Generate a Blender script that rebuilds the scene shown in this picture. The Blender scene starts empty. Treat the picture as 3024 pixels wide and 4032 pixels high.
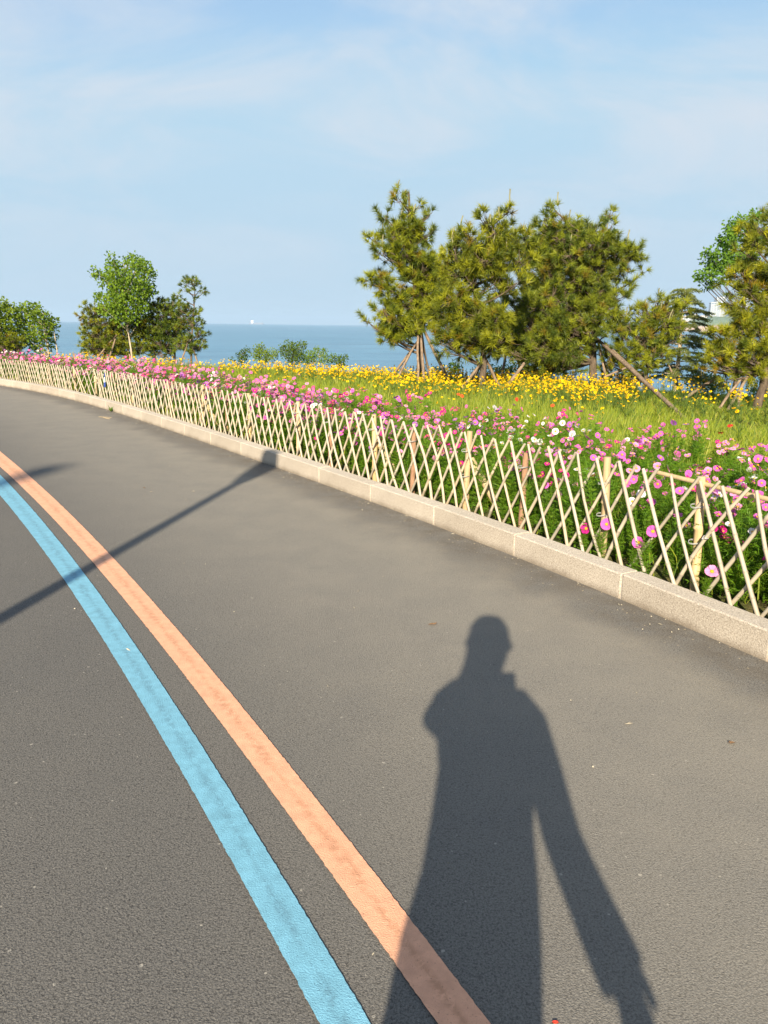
import bpy, math, random
import numpy as np
from mathutils import Vector, Matrix, Quaternion

sc = bpy.context.scene
col = sc.collection
R = math.radians
RS = np.random.default_rng(11)
random.seed(11)

# ------------------------------------------------------------------ camera
CAM_H = 1.3
PITCH, ROLL = R(13.67), R(0.70)
cam = bpy.data.cameras.new('camera')
cam.sensor_fit = 'VERTICAL'; cam.sensor_height = 34.6; cam.sensor_width = 25.95; cam.lens = 26.0
cam.clip_start = 0.02; cam.clip_end = 60000
cam_o = bpy.data.objects.new('camera', cam); col.objects.link(cam_o)
view = Vector((0, math.cos(PITCH), -math.sin(PITCH)))
q = Matrix.Rotation(-ROLL, 4, view) @ Matrix.Rotation(R(90) - PITCH, 4, 'X')
cam_o.matrix_world = Matrix.Translation((0, 0, CAM_H)) @ q
sc.camera = cam_o

# ------------------------------------------------------------------ light
SUN_EL, SUN_AZ = R(25.7), R(9.0)          # light travels towards azimuth SUN_AZ (from +Y to +X), downwards
ldir = Vector((math.sin(SUN_AZ) * math.cos(SUN_EL), math.cos(SUN_AZ) * math.cos(SUN_EL), -math.sin(SUN_EL)))
sun = bpy.data.lights.new('sun', 'SUN'); sun.energy = 5.0; sun.angle = R(0.53); sun.color = (1.0, 0.87, 0.67)
sun_o = bpy.data.objects.new('sun', sun); col.objects.link(sun_o)
sun_o.rotation_euler = ldir.to_track_quat('-Z', 'Y').to_euler(); sun_o.location = (-3, -20, 12)

w = bpy.data.worlds.new('World'); sc.world = w; w.use_nodes = True
nt = w.node_tree; N = nt.nodes; L = nt.links
bg = N['Background']
sky = N.new('ShaderNodeTexSky'); sky.sky_type = 'NISHITA'; sky.sun_disc = False
sky.sun_elevation = SUN_EL; sky.sun_rotation = R(180) + SUN_AZ
sky.altitude = 0; sky.air_density = 1.0; sky.dust_density = 0.4; sky.ozone_density = 1.6
tc = N.new('ShaderNodeTexCoord'); sp = N.new('ShaderNodeSeparateXYZ'); L.new(tc.outputs['Generated'], sp.inputs[0])
def wmath(op, a, b=None):
    n = N.new('ShaderNodeMath'); n.operation = op
    for i, v in enumerate((a, b)):
        if v is None: continue
        if isinstance(v, (int, float)): n.inputs[i].default_value = v
        else: L.new(v, n.inputs[i])
    return n.outputs[0]
zz = wmath('ADD', wmath('MAXIMUM', sp.outputs[2], 0.0), 0.34)
cx = wmath('DIVIDE', sp.outputs[0], zz); cy = wmath('DIVIDE', sp.outputs[1], zz)
cmb = N.new('ShaderNodeCombineXYZ'); L.new(cx, cmb.inputs[0]); L.new(cy, cmb.inputs[1])
mp = N.new('ShaderNodeMapping'); mp.inputs['Rotation'].default_value = (0, 0, R(-20)); mp.inputs['Scale'].default_value = (1.5, 2.3, 1)
mp.inputs['Location'].default_value = (5.2, -3.0, 0)
L.new(cmb.outputs[0], mp.inputs[0])
n1 = N.new('ShaderNodeTexNoise'); n1.inputs['Scale'].default_value = 1.1; n1.inputs['Detail'].default_value = 7; n1.inputs['Roughness'].default_value = 0.58; n1.inputs['Distortion'].default_value = 0.6
L.new(mp.outputs[0], n1.inputs['Vector'])
rp = N.new('ShaderNodeValToRGB'); rp.color_ramp.interpolation = 'EASE'
rp.color_ramp.elements[0].position = 0.36; rp.color_ramp.elements[0].color = (0, 0, 0, 1)
rp.color_ramp.elements[1].position = 0.74; rp.color_ramp.elements[1].color = (1, 1, 1, 1)
L.new(n1.outputs['Fac'], rp.inputs[0])
mixc = N.new('ShaderNodeMix'); mixc.data_type = 'RGBA'
L.new(wmath('MULTIPLY', wmath('ADD', wmath('MULTIPLY', rp.outputs[0], 0.85), .10), wmath('MINIMUM', wmath('DIVIDE', wmath('MAXIMUM', sp.outputs[2], 0.0), .22), 1.0)), mixc.inputs[0])
sep = N.new('ShaderNodeSeparateColor'); L.new(sky.outputs[0], sep.inputs[0]); com = N.new('ShaderNodeCombineColor')
for k_, lim in enumerate((2.45, 3.75, 4.75)):          # hazy air evens out the brightness of the low sky all around
    sm = N.new('ShaderNodeMath'); sm.operation = 'SMOOTH_MIN'; L.new(sep.outputs[k_], sm.inputs[0]); sm.inputs[1].default_value = lim; sm.inputs[2].default_value = 1.6; L.new(sm.outputs[0], com.inputs[k_])
hv = N.new('ShaderNodeMix'); hv.data_type = 'RGBA'          # pale haze layer above the whole horizon
L.new(wmath('MULTIPLY', wmath('POWER', wmath('SUBTRACT', 1.0, wmath('MINIMUM', wmath('DIVIDE', wmath('MAXIMUM', sp.outputs[2], 0.0), .34), 1.0)), 1.5), .92), hv.inputs[0])
L.new(com.outputs[0], hv.inputs[6]); hv.inputs[7].default_value = (2.95, 3.75, 4.45, 1)
L.new(hv.outputs[2], mixc.inputs[6]); mixc.inputs[7].default_value = (3.75, 4.12, 4.6, 1)
L.new(mixc.outputs[2], bg.inputs['Color']); bg.inputs['Strength'].default_value = 0.078

sc.view_settings.view_transform = 'Standard'; sc.view_settings.look = 'None'
sc.view_settings.gamma = 1.0; sc.view_settings.use_curve_mapping = False
sc.view_settings.exposure = 1.25
sc.cycles.use_denoising = True
sc.cycles.max_bounces = 8; sc.cycles.transparent_max_bounces = 8

# ------------------------------------------------------------------ helpers
def norm(v): return v / np.maximum(np.linalg.norm(v, axis=-1, keepdims=True), 1e-9)
def smooth(a, b, x):
    t = np.clip((x - a) / (b - a), 0, 1); return t * t * (3 - 2 * t)

class MB:
    """collects shapes, then builds ONE mesh"""
    def __init__(s): s.v = []; s.l = []; s.c = []; s.m = []; s.t = []; s.n = 0; s.sm = []
    def add(s, V, F, mat=0, tint=(1, 1, 1), smooth_=False):
        V = np.asarray(V, float).reshape(-1, 3); F = np.asarray(F, int)
        s.v.append(V); s.l.append((F + s.n).ravel()); s.c.append(np.full(len(F), F.shape[1]))
        s.m.append(np.full(len(F), mat)); s.sm.append(np.full(len(F), smooth_))
        t = np.ones((len(V), 4)); t[:, :3] = tint; s.t.append(t); s.n += len(V); return s
    def tube(s, P, r, k=6, mat=0, tint=(1, 1, 1), cap=True, smooth_=True):
        P = np.asarray(P, float); n = len(P); r = np.broadcast_to(np.asarray(r, float), (n,))
        T = norm(np.gradient(P, axis=0)); ref = np.array([0.31, 0.17, 0.93]) if abs(T[0][2]) < .8 else np.array([0.95, 0.2, 0.1])
        A = norm(np.cross(T, ref)); B = np.cross(T, A)
        a = np.arange(k) / k * 2 * np.pi
        V = P[:, None] + r[:, None, None] * (np.cos(a)[None, :, None] * A[:, None] + np.sin(a)[None, :, None] * B[:, None])
        i, j = np.meshgrid(np.arange(n - 1), np.arange(k), indexing='ij'); j2 = (j + 1) % k
        F = np.stack([i * k + j, i * k + j2, (i + 1) * k + j2, (i + 1) * k + j], -1).reshape(-1, 4)
        s.add(V, F, mat, tint, smooth_)
        if cap:
            for ring, c in ((0, P[0]), (n - 1, P[-1])):
                VV = np.vstack([V[ring], c[None]]); jj = np.arange(k)
                s.add(VV, np.stack([jj, (jj + 1) % k, np.full(k, k)], -1), mat, tint, False)
        return s
    def box(s, c, d, mat=0, tint=(1, 1, 1), bev=0.0, M=None):
        d = np.asarray(d, float) / 2
        if bev <= 0:
            V = np.array([[x, y, z] for z in (-1, 1) for y in (-1, 1) for x in (-1, 1)], float) * d
            F = [[0, 2, 3, 1], [4, 5, 7, 6], [0, 1, 5, 4], [2, 6, 7, 3], [0, 4, 6, 2], [1, 3, 7, 5]]
            if M is not None: V = V @ np.asarray(M).T
            return s.add(V + np.asarray(c), F, mat, tint)
        # chamfered box (octagon-like edges): 24 verts
        V = []; idx = {}
        for sx in (-1, 1):
            for sy in (-1, 1):
                for sz in (-1, 1):
                    for ax in range(3):
                        p = np.array([sx, sy, sz]) * (d - bev); p[ax] = (sx, sy, sz)[ax] * d[ax]
                        idx[(sx, sy, sz, ax)] = len(V); V.append(p)
        F4 = []; F3 = []
        for ax in range(3):
            o = [a for a in range(3) if a != ax]
            for sg in (-1, 1):
                quad = []
                for a, b in ((-1, -1), (1, -1), (1, 1), (-1, 1)):
                    k = [0, 0, 0]; k[ax] = sg; k[o[0]] = a; k[o[1]] = b; quad.append(idx[(k[0], k[1], k[2], ax)])
                F4.append(quad)
            for a in (-1, 1):
                for b in (-1, 1):
                    k1 = [0, 0, 0]; k1[o[0]] = a; k1[o[1]] = b
                    k1[ax] = -1; p1 = tuple(k1); k1[ax] = 1; p2 = tuple(k1)
                    F4.append([idx[p1 + (o[0],)], idx[p2 + (o[0],)], idx[p2 + (o[1],)], idx[p1 + (o[1],)]])
        for sx in (-1, 1):
            for sy in (-1, 1):
                for sz in (-1, 1): F3.append([idx[(sx, sy, sz, 0)], idx[(sx, sy, sz, 1)], idx[(sx, sy, sz, 2)]])
        V = np.array(V)
        if M is not None: V = V @ np.asarray(M).T
        V = V + np.asarray(c); s.add(V, F4, mat, tint); n0 = s.n - 24
        s.l.append((np.array(F3) + n0).ravel()); s.c.append(np.full(8, 3)); s.m.append(np.full(8, mat)); s.sm.append(np.full(8, False))
        return s
    def mesh(s, name, mats, tint=True):
        me = bpy.data.meshes.new(name)
        V = np.concatenate(s.v); lo = np.concatenate(s.l); c = np.concatenate(s.c)
        me.vertices.add(len(V)); me.vertices.foreach_set('co', V.astype(np.float32).ravel())
        me.loops.add(len(lo)); me.loops.foreach_set('vertex_index', lo.astype(np.int32))
        st = np.concatenate([[0], np.cumsum(c)[:-1]])
        me.polygons.add(len(c)); me.polygons.foreach_set('loop_start', st.astype(np.int32)); me.polygons.foreach_set('loop_total', c.astype(np.int32))
        for m in (mats if isinstance(mats, (list, tuple)) else [mats]): me.materials.append(m)
        me.polygons.foreach_set('material_index', np.concatenate(s.m).astype(np.int32))
        me.polygons.foreach_set('use_smooth', np.concatenate(s.sm))
        if tint:
            at = me.attributes.new('tint', 'FLOAT_COLOR', 'POINT'); at.data.foreach_set('color', np.concatenate(s.t).astype(np.float32).ravel())
        me.update(calc_edges=True); me.validate(); return me
    def build(s, name, mats, parent=None, loc=None, tint=True):
        return link(name, s.mesh(name, mats, tint), parent, loc)

def link(name, me, parent=None, loc=None):
    o = bpy.data.objects.new(name, me); col.objects.link(o)
    if parent is not None: o.parent = parent
    if loc is not None: o.location = loc
    return o
def empty(name, loc=(0, 0, 0), rz=0.0):
    o = bpy.data.objects.new(name, None); col.objects.link(o); o.location = loc; o.rotation_euler.z = rz; o.empty_display_size = .1
    return o
def tag(o, label=None, cat=None, group=None, kind=None):
    if label: o['label'] = label
    if cat: o['category'] = cat
    if group: o['group'] = group
    if kind: o['kind'] = kind
    return o

# ------------------------------------------------------------------ materials
class Mat:
    def __init__(s, name):
        s.m = bpy.data.materials.new(name); s.m.use_nodes = True; s.nt = s.m.node_tree; s.N = s.nt.nodes; s.L = s.nt.links
        s.b = s.N['Principled BSDF']; s.out = s.N['Material Output']
    def n(s, t, **kw):
        nd = s.N.new('ShaderNode' + t)
        for k, v in kw.items():
            if k in nd.inputs.keys(): nd.inputs[k].default_value = v
            else: setattr(nd, k, v)
        return nd
    def l(s, a, b): s.L.new(a, b)
    def obj(s): 
        return s.n('TexCoord').outputs['Object']
    def noise(s, scale, detail=3, rough=.5, vec=None, dist=0):
        nd = s.n('TexNoise'); nd.inputs['Scale'].default_value = scale; nd.inputs['Detail'].default_value = detail
        nd.inputs['Roughness'].default_value = rough; nd.inputs['Distortion'].default_value = dist
        if vec is not None: s.l(vec, nd.inputs['Vector'])
        return nd.outputs['Fac']
    def ramp(s, fac, stops, interp='LINEAR'):
        nd = s.n('ValToRGB'); cr = nd.color_ramp; cr.interpolation = interp
        while len(cr.elements) < len(stops): cr.elements.new(0.5)
        for e, (p, c) in zip(cr.elements, stops):
            e.position = p; e.color = (c, c, c, 1) if isinstance(c, (int, float)) else (*c, 1)
        s.l(fac, nd.inputs[0]); return nd.outputs[0]
    def mix(s, fac, a, b, mode='MIX'):
        nd = s.n('Mix'); nd.data_type = 'RGBA'; nd.blend_type = mode
        for i, v in ((0, fac), (6, a), (7, b)):
            if isinstance(v, (int, float)): nd.inputs[i].default_value = v if i == 0 else (v, v, v, 1)
            elif isinstance(v, tuple): nd.inputs[i].default_value = (*v, 1)
            else: s.l(v, nd.inputs[i])
        return nd.outputs[2]
    def math(s, op, a, b=None):
        nd = s.n('Math'); nd.operation = op
        for i, v in enumerate((a, b)):
            if v is None: continue
            if isinstance(v, (int, float)): nd.inputs[i].default_value = v
            else: s.l(v, nd.inputs[i])
        return nd.outputs[0]
    def bump(s, h, strength, dist):
        nd = s.n('Bump'); nd.inputs['Strength'].default_value = strength; nd.inputs['Distance'].default_value = dist
        s.l(h, nd.inputs['Height']); s.l(nd.outputs[0], s.b.inputs['Normal'])
    def set(s, color=None, rough=.8, spec=.3):
        if color is not None:
            if isinstance(color, tuple): s.b.inputs['Base Color'].default_value = (*color, 1)
            else: s.l(color, s.b.inputs['Base Color'])
        s.b.inputs['Roughness'].default_value = rough; s.b.inputs['Specular IOR Level'].default_value = spec
        return s

def simple(name, c, rough=.7, spec=.3, var=.15, scale=30.0):
    m = Mat(name); f = m.noise(scale, 4, .6, m.obj())
    c2 = tuple(v * (1 - var) for v in c); c3 = tuple(min(1, v * (1 + var)) for v in c)
    m.set(m.ramp(f, [(.3, c2), (.7, c3)]), rough, spec); return m.m

def leafmat(name, base, trans=.35, rough=.55, tcol=None, spec=.25):
    m = Mat(name); at = m.n('Attribute'); at.attribute_name = 'tint'
    c = m.mix(1.0, base, at.outputs['Color'], 'MULTIPLY')
    m.set(c, rough, spec)
    if trans > 0:
        tr = m.n('BsdfTranslucent'); tcl = tcol or tuple(min(1, v * 1.5) for v in base)
        c2 = m.mix(1.0, tcl, at.outputs['Color'], 'MULTIPLY'); m.l(c2, tr.inputs['Color'])
        ms = m.n('MixShader'); ms.inputs[0].default_value = trans
        m.l(m.b.outputs[0], ms.inputs[1]); m.l(tr.outputs[0], ms.inputs[2]); m.l(ms.outputs[0], m.out.inputs[0])
    return m.m

M = {}
def asphalt():
    m = Mat('asphalt'); uv = m.n('UVMap'); uv.uv_map = 'uv'; o = m.obj()
    big = m.noise(.55, 3, .55, o); mid = m.noise(3.5, 4, .6, o); fine = m.noise(210, 2, .7, o)
    vo = m.n('TexVoronoi', Scale=240.0); m.l(o, vo.inputs['Vector'])
    grain = m.ramp(fine, [(.30, (.062, .060, .057)), (.46, (.162, .155, .142)), (.64, (.220, .210, .190)), (.80, (.34, .325, .29))])
    tone = m.ramp(m.math('ADD', m.math('MULTIPLY', big, .6), m.math('MULTIPLY', mid, .4)), [(.3, (.90, .905, .92)), (.7, (1.09, 1.075, 1.05))])
    c = m.mix(1.0, grain, tone, 'MULTIPLY')
    su = m.n('SeparateXYZ'); m.l(uv.outputs[0], su.inputs[0])          # darker towards the middle of the road
    c = m.mix(1.0, c, m.ramp(m.math('DIVIDE', m.math('ADD', su.outputs[1], m.math('MULTIPLY', big, .8)), 4.0), [(.28, (.97, .97, .97)), (.72, (.70, .70, .71))], 'EASE'), 'MULTIPLY')
    # pits between the stones, their small shadows put into the colour
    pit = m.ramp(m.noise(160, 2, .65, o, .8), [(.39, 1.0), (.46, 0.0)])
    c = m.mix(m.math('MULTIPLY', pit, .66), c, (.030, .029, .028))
    # rare pale chips
    chip = m.ramp(m.noise(62, 0, .5, o), [(.83, 0.0), (.85, 1.0)])
    c = m.mix(m.math('MULTIPLY', chip, .35), c, (.6, .56, .48))
    # sandy dirt and damp stain that collects along the kerb
    sx = m.n('SeparateXYZ'); m.l(uv.outputs[0], sx.inputs[0]); d = sx.outputs[1]
    wob = m.math('ADD', d, m.math('MULTIPLY', m.math('SUBTRACT', mid, .5), .40))
    band = m.ramp(m.math('DIVIDE', wob, 2.5), [(.008, 1.0), (.088, .62), (.20, 0.0)])
    blot = m.ramp(m.noise(7, 4, .65, o), [(.38, .15), (.62, 1.0)])
    c = m.mix(m.math('MULTIPLY', m.math('MULTIPLY', band, blot), .62), c, (.080, .063, .044))
    dusty = m.ramp(m.math('DIVIDE', wob, 2.5), [(.05, 0.0), (.18, .55), (.42, .40), (1.0, .0)], 'EASE')
    c = m.mix(m.math('MULTIPLY', dusty, m.ramp(mid, [(.30, .55), (.70, .95)])), c, (.29, .262, .212))
    straw = m.ramp(m.noise(46, 1, .5, o), [(.70, 0.0), (.73, 1.0)])
    c = m.mix(m.math('MULTIPLY', straw, m.ramp(d, [(.02, .9), (.30, 0.0)])), c, (.42, .34, .22))
    m.set(c, .82, .35)
    h = m.math('ADD', m.math('MULTIPLY', m.noise(230, 3, .75, o), 1.0), m.math('MULTIPLY', vo.outputs['Distance'], .35))
    m.bump(h, .75, .0045); return m.m
def paint(name, c, dark):
    m = Mat(name); o = m.obj(); uv = m.n('UVMap'); uv.uv_map = 'uv'
    f = m.noise(26, 4, .6, o)
    base = m.ramp(f, [(.3, tuple(v * .86 for v in c)), (.7, tuple(min(1, v * 1.1) for v in c))])
    sx = m.n('SeparateXYZ'); m.l(uv.outputs[0], sx.inputs[0])
    # tyre-rubbed dirt along the middle of the stripe
    ctr = m.math('ABSOLUTE', m.math('SUBTRACT', sx.outputs[1], .52))
    ctr = m.math('ADD', ctr, m.math('MULTIPLY', m.math('SUBTRACT', m.noise(5, 2, .5, o), .5), .45))
    mid = m.ramp(ctr, [(.03, 1.0), (.19, 0.0)])
    bl = m.ramp(m.noise(48, 4, .65, o, .6), [(.40, 0.0), (.56, 1.0)])
    c1 = m.mix(m.math('MULTIPLY', m.math('MULTIPLY', mid, bl), .62), base, dark)
    pin = m.ramp(m.noise(190, 2, .6, o), [(.66, 0.0), (.71, 1.0)])
    c1 = m.mix(m.math('MULTIPLY', pin, .5), c1, tuple(v * .3 for v in dark))
    m.set(c1, .7, .3); m.bump(m.noise(230, 3, .75, o), .75, .0045); return m.m
def granite():
    m = Mat('granite'); o = m.obj()
    f = m.noise(150, 3, .75, o)
    c = m.ramp(f, [(.28, (.135, .118, .100)), (.42, (.33, .296, .250)), (.56, (.43, .392, .336)), (.72, (.58, .538, .472))])
    tone = m.ramp(m.noise(2.2, 4, .6, o), [(.3, (.86, .84, .82)), (.7, (1.08, 1.06, 1.04))])
    inf = m.n('ObjectInfo'); t2 = m.ramp(inf.outputs['Random'], [(0, (.90, .88, .86)), (1, (1.06, 1.05, 1.05))])
    c = m.mix(1, m.mix(1, c, tone, 'MULTIPLY'), t2, 'MULTIPLY')
    sp_ = m.ramp(m.noise(22, 3, .6, o), [(.70, 0.0), (.76, .6)]); c = m.mix(sp_, c, (.16, .12, .09))
    sz = m.n('SeparateXYZ'); m.l(o, sz.inputs[0])          # soil splashed along the foot of the stones
    dz = m.n('MapRange'); m.l(m.math('ADD', sz.outputs[2], m.math('MULTIPLY', m.math('SUBTRACT', m.noise(9, 4, .6, o), .5), .06)), dz.inputs[0]); dz.inputs[1].default_value = -.034; dz.inputs[2].default_value = .004; dz.inputs[3].default_value = .65; dz.inputs[4].default_value = 0
    ge = m.n('NewGeometry'); gn = m.n('SeparateXYZ'); m.l(ge.outputs['Normal'], gn.inputs[0])      # sawn top is paler; sky reflection on it is painted in too
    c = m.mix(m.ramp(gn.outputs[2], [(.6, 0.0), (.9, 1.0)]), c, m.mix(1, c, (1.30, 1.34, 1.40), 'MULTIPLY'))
    c = m.mix(dz.outputs[0], c, (.13, .10, .07))
    m.set(c, .8, .3); m.bump(m.noise(130, 4, .8, o), .7, .004); return m.m
def bamboo(name, c1, c2):
    m = Mat(name); o = m.obj(); at = m.n('Attribute'); at.attribute_name = 'tint'
    inf = m.n('ObjectInfo')
    mpn = m.n('Mapping'); mpn.inputs['Scale'].default_value = (60, 60, 5); m.l(o, mpn.inputs[0])
    add = m.n('VectorMath'); add.operation = 'ADD'; m.l(mpn.outputs[0], add.inputs[0]); m.l(inf.outputs['Random'], add.inputs[1])
    f = m.noise(1.0, 4, .6, add.outputs[0])
    c = m.ramp(f, [(.3, c1), (.7, c2)])
    c = m.mix(1, c, at.outputs['Color'], 'MULTIPLY')
    c = m.mix(1, c, m.ramp(inf.outputs['Random'], [(0, (.80, .76, .70)), (.5, (1.0, .98, .95)), (1, (1.05, .95, .80))]), 'MULTIPLY')
    sp_ = m.ramp(m.noise(70, 2, .6, o), [(.68, 0.0), (.74, .55)]); c = m.mix(sp_, c, (.10, .08, .055))
    m.set(c, .55, .4); return m.m
def sea_mat():
    m = Mat('sea_water'); o = m.obj()
    mpn = m.n('Mapping'); mpn.inputs['Scale'].default_value = (.6, 1.0, 1); m.l(o, mpn.inputs[0])
    f = m.noise(.012, 5, .6, mpn.outputs[0]); g = m.noise(.16, 4, .6, mpn.outputs[0])
    c = m.ramp(f, [(.3, (.065, .185, .290)), (.7, (.100, .225, .335))])
    foam = m.ramp(m.noise(.35, 4, .7, mpn.outputs[0]), [(.735, 0.0), (.78, .5)])
    c = m.mix(foam, c, (.5, .6, .63))
    m.set(c, .28, .5); m.b.inputs['IOR'].default_value = 1.33
    rip = m.noise(.07, 5, .7, mpn.outputs[0]); c = m.mix(1, c, m.ramp(rip, [(.35, (.72, .76, .80)), (.65, (1.22, 1.2, 1.16))]), 'MULTIPLY'); m.set(c, .28, .5)
    h = m.math('ADD', m.math('MULTIPLY', g, 1.0), m.math('MULTIPLY', m.noise(.9, 3, .6, mpn.outputs[0]), .35))
    m.bump(h, 1.0, 1.3); return m.m
def soil_mat():
    m = Mat('soil'); o = m.obj()
    c = m.ramp(m.noise(4, 5, .65, o), [(.3, (.035, .045, .014)), (.55, (.060, .070, .020)), (.75, (.13, .095, .050))])
    m.set(c, .95, .1); m.bump(m.noise(25, 4, .7, o), .8, .03); return m.m
def bark(name, a, b, sc_=14):
    m = Mat(name); o = m.obj(); mpn = m.n('Mapping'); mpn.inputs['Scale'].default_value = (1, 1, .35); m.l(o, mpn.inputs[0])
    f = m.noise(sc_, 5, .7, mpn.outputs[0]); m.set(m.ramp(f, [(.32, a), (.68, b)]), .9, .15); m.bump(f, .8, .03); return m.m

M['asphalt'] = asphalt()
M['orange'] = paint('orange_paint', (.70, .365, .228), (.42, .21, .115))
M['blue'] = paint('blue_paint', (.165, .385, .515), (.105, .23, .31))
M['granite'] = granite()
M['mortar'] = simple('mortar', (.33, .29, .25), .9)
M['bamboo'] = bamboo('bamboo_pole', (.335, .300, .240), (.46, .42, .345))
M['bamboo_split'] = bamboo('split_bamboo', (.41, .31, .175), (.51, .405, .25))
M['brownwood'] = bark('brown_wood', (.22, .12, .07), (.36, .22, .14), 20)
M['wire'] = simple('wire', (.35, .35, .34), .45, .5)
M['sea'] = sea_mat(); M['soil'] = soil_mat()
M['grass'] = leafmat('grass_blade', (.255, .318, .030), .45, .5)
M['cosleaf'] = leafmat('cosmos_foliage', (.115, .225, .016), .42, .5)
M['corleaf'] = leafmat('coreopsis_foliage', (.095, .150, .028), .35, .5)
M['petal'] = leafmat('petal', (1, 1, 1), .35, .6, tcol=(1, 1, 1), spec=.15)
M['needle'] = leafmat('pine_needles', (.155, .180, .018), .25, .5)
M['cedar'] = leafmat('cedar_needles', (.140, .165, .045), .22, .55)
M['leaf'] = leafmat('broad_leaf', (.120, .175, .020), .38, .6, spec=.2)
M['pinebark'] = bark('pine_bark', (.050, .038, .028), (.16, .12, .085))
M['palebark'] = bark('pale_bark', (.30, .24, .17), (.52, .44, .34), 9)
M['stake'] = bark('stake_wood', (.12, .085, .060), (.30, .225, .16), 18)
M['candle'] = simple('pine_shoot', (.24, .23, .12), .7)
M['white'] = simple('white_plaster', (.80, .80, .78), .7)

# ------------------------------------------------------------------ site geometry
KP = [-0.000216604, 0.00721706, -0.093267, -0.126903, 2.52721]
KD = np.polyder(KP)
def Kx(y):                                        # road-side foot of the kerb: x as a function of y
    y = np.asarray(y, float); yc = np.clip(y, 2.6, 16.0)
    return np.polyval(KP, yc) + np.polyval(KD, yc) * (y - yc)
def Kdx(y): return np.polyval(KD, np.clip(np.asarray(y, float), 2.6, 16.0))
def off_kerb(x, y): return (x - Kx(y)) / np.sqrt(1 + Kdx(y) ** 2)
_ky = np.linspace(-60, 24, 16801); _kx = Kx(_ky)
_ks = np.concatenate([[0], np.cumsum(np.hypot(np.diff(_kx), np.diff(_ky)))])
def s_of_y(y): return np.interp(y, _ky, _ks)
def kerb_pt(s, off=0.0):
    y = np.interp(s, _ks, _ky); x = Kx(y); dx = Kdx(y); h = np.sqrt(1 + dx * dx)
    T = np.stack([dx / h, 1 / h], -1); Nn = np.stack([1 / h, -dx / h], -1)
    return np.stack([x, y], -1) + Nn * np.asarray(off)[..., None] if np.ndim(off) else np.stack([x, y], -1) + Nn * off, T, Nn
EX = [-500, -120, -40, -14, -9, -5, 0, 3, 5, 7, 10, 20, 60, 500]
EY = [160, 70, 34, 23.5, 20.8, 18.9, 17.1, 16.5, 15.9, 15.2, 14.6, 13.5, 10, -60]
def edge_in(x, y): return (np.interp(x, EX, EY) - y) * .9
SEA_Z = -7.0
def ground_h(x, y):
    x = np.asarray(x, float); y = np.asarray(y, float)
    o = off_kerb(x, y); e = edge_in(x, y)
    h = -0.06 + .155 * smooth(.05, .25, o) - .12 * smooth(1.0, 9.0, o)
    h = h + .03 * smooth(.6, 2, o) * np.sin(x * 1.7 + y * .6) * np.cos(y * 1.3 - x * .4)
    h = np.where(o < -7.6, -.06 + .15 * smooth(-7.6, -7.9, o), h)
    dr = np.maximum(-e, 0); h = h - .5 * dr * smooth(0, 3, dr)
    return np.maximum(h, -10.0)

# ------------------------------------------------------------------ setting
def axis_vals(lo, hi, a, b, step, grow=1.35):
    v = list(np.arange(a, b + 1e-6, step)); d = step
    while v[-1] < hi: d *= grow; v.append(v[-1] + d)
    d = step
    while v[0] > lo: d *= grow; v.insert(0, v[0] - d)
    return np.array(v)
gx = axis_vals(-600, 600, -18, 14, .2); gy = axis_vals(-600, 250, -6, 30, .2)
X, Y = np.meshgrid(gx, gy, indexing='ij'); Z = ground_h(X, Y)
i, j = np.meshgrid(np.arange(len(gx) - 1), np.arange(len(gy) - 1), indexing='ij'); ny = len(gy)
F = np.stack([i * ny + j, (i + 1) * ny + j, (i + 1) * ny + j + 1, i * ny + j + 1], -1).reshape(-1, 4)
g = MB().add(np.stack([X, Y, Z], -1), F, smooth_=True).build('ground', M['soil'], tint=False); tag(g, kind='structure')

def sheet(name, S, offs, z, mat, uvw=None, parent=None, P=None):
    S = np.asarray(S); offs = np.asarray(offs); V = []; UV = []
    pts = np.zeros((len(S), len(offs), 3))
    for k, o in enumerate(offs):
        p, T, Nn = kerb_pt(S, float(o)); pts[:, k, :2] = p; pts[:, k, 2] = z
    n = len(offs); i, j = np.meshgrid(np.arange(len(S) - 1), np.arange(n - 1), indexing='ij')
    F = np.stack([i * n + j, i * n + j + 1, (i + 1) * n + j + 1, (i + 1) * n + j], -1).reshape(-1, 4)
    if P is not None: pts = P
    b = MB(); b.add(pts, F[:, ::-1] if False else F); me = b.mesh(name, mat, False)
    uvl = me.uv_layers.new(name='uv'); lv = np.zeros(len(me.loops), np.int32); me.loops.foreach_get('vertex_index', lv)
    U = np.stack(np.meshgrid(S, (uvw if uvw is not None else -offs), indexing='ij'), -1).reshape(-1, 2)
    uvl.data.foreach_set('uv', U[lv].astype(np.float32).ravel())
    o = link(name, me, parent); return o
S_all = np.concatenate([np.arange(s_of_y(-59), s_of_y(-4), 1.0), np.arange(s_of_y(-4), s_of_y(24), .25)])
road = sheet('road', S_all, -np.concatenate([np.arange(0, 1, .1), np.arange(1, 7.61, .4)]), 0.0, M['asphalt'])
tag(road, kind='structure')

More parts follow.
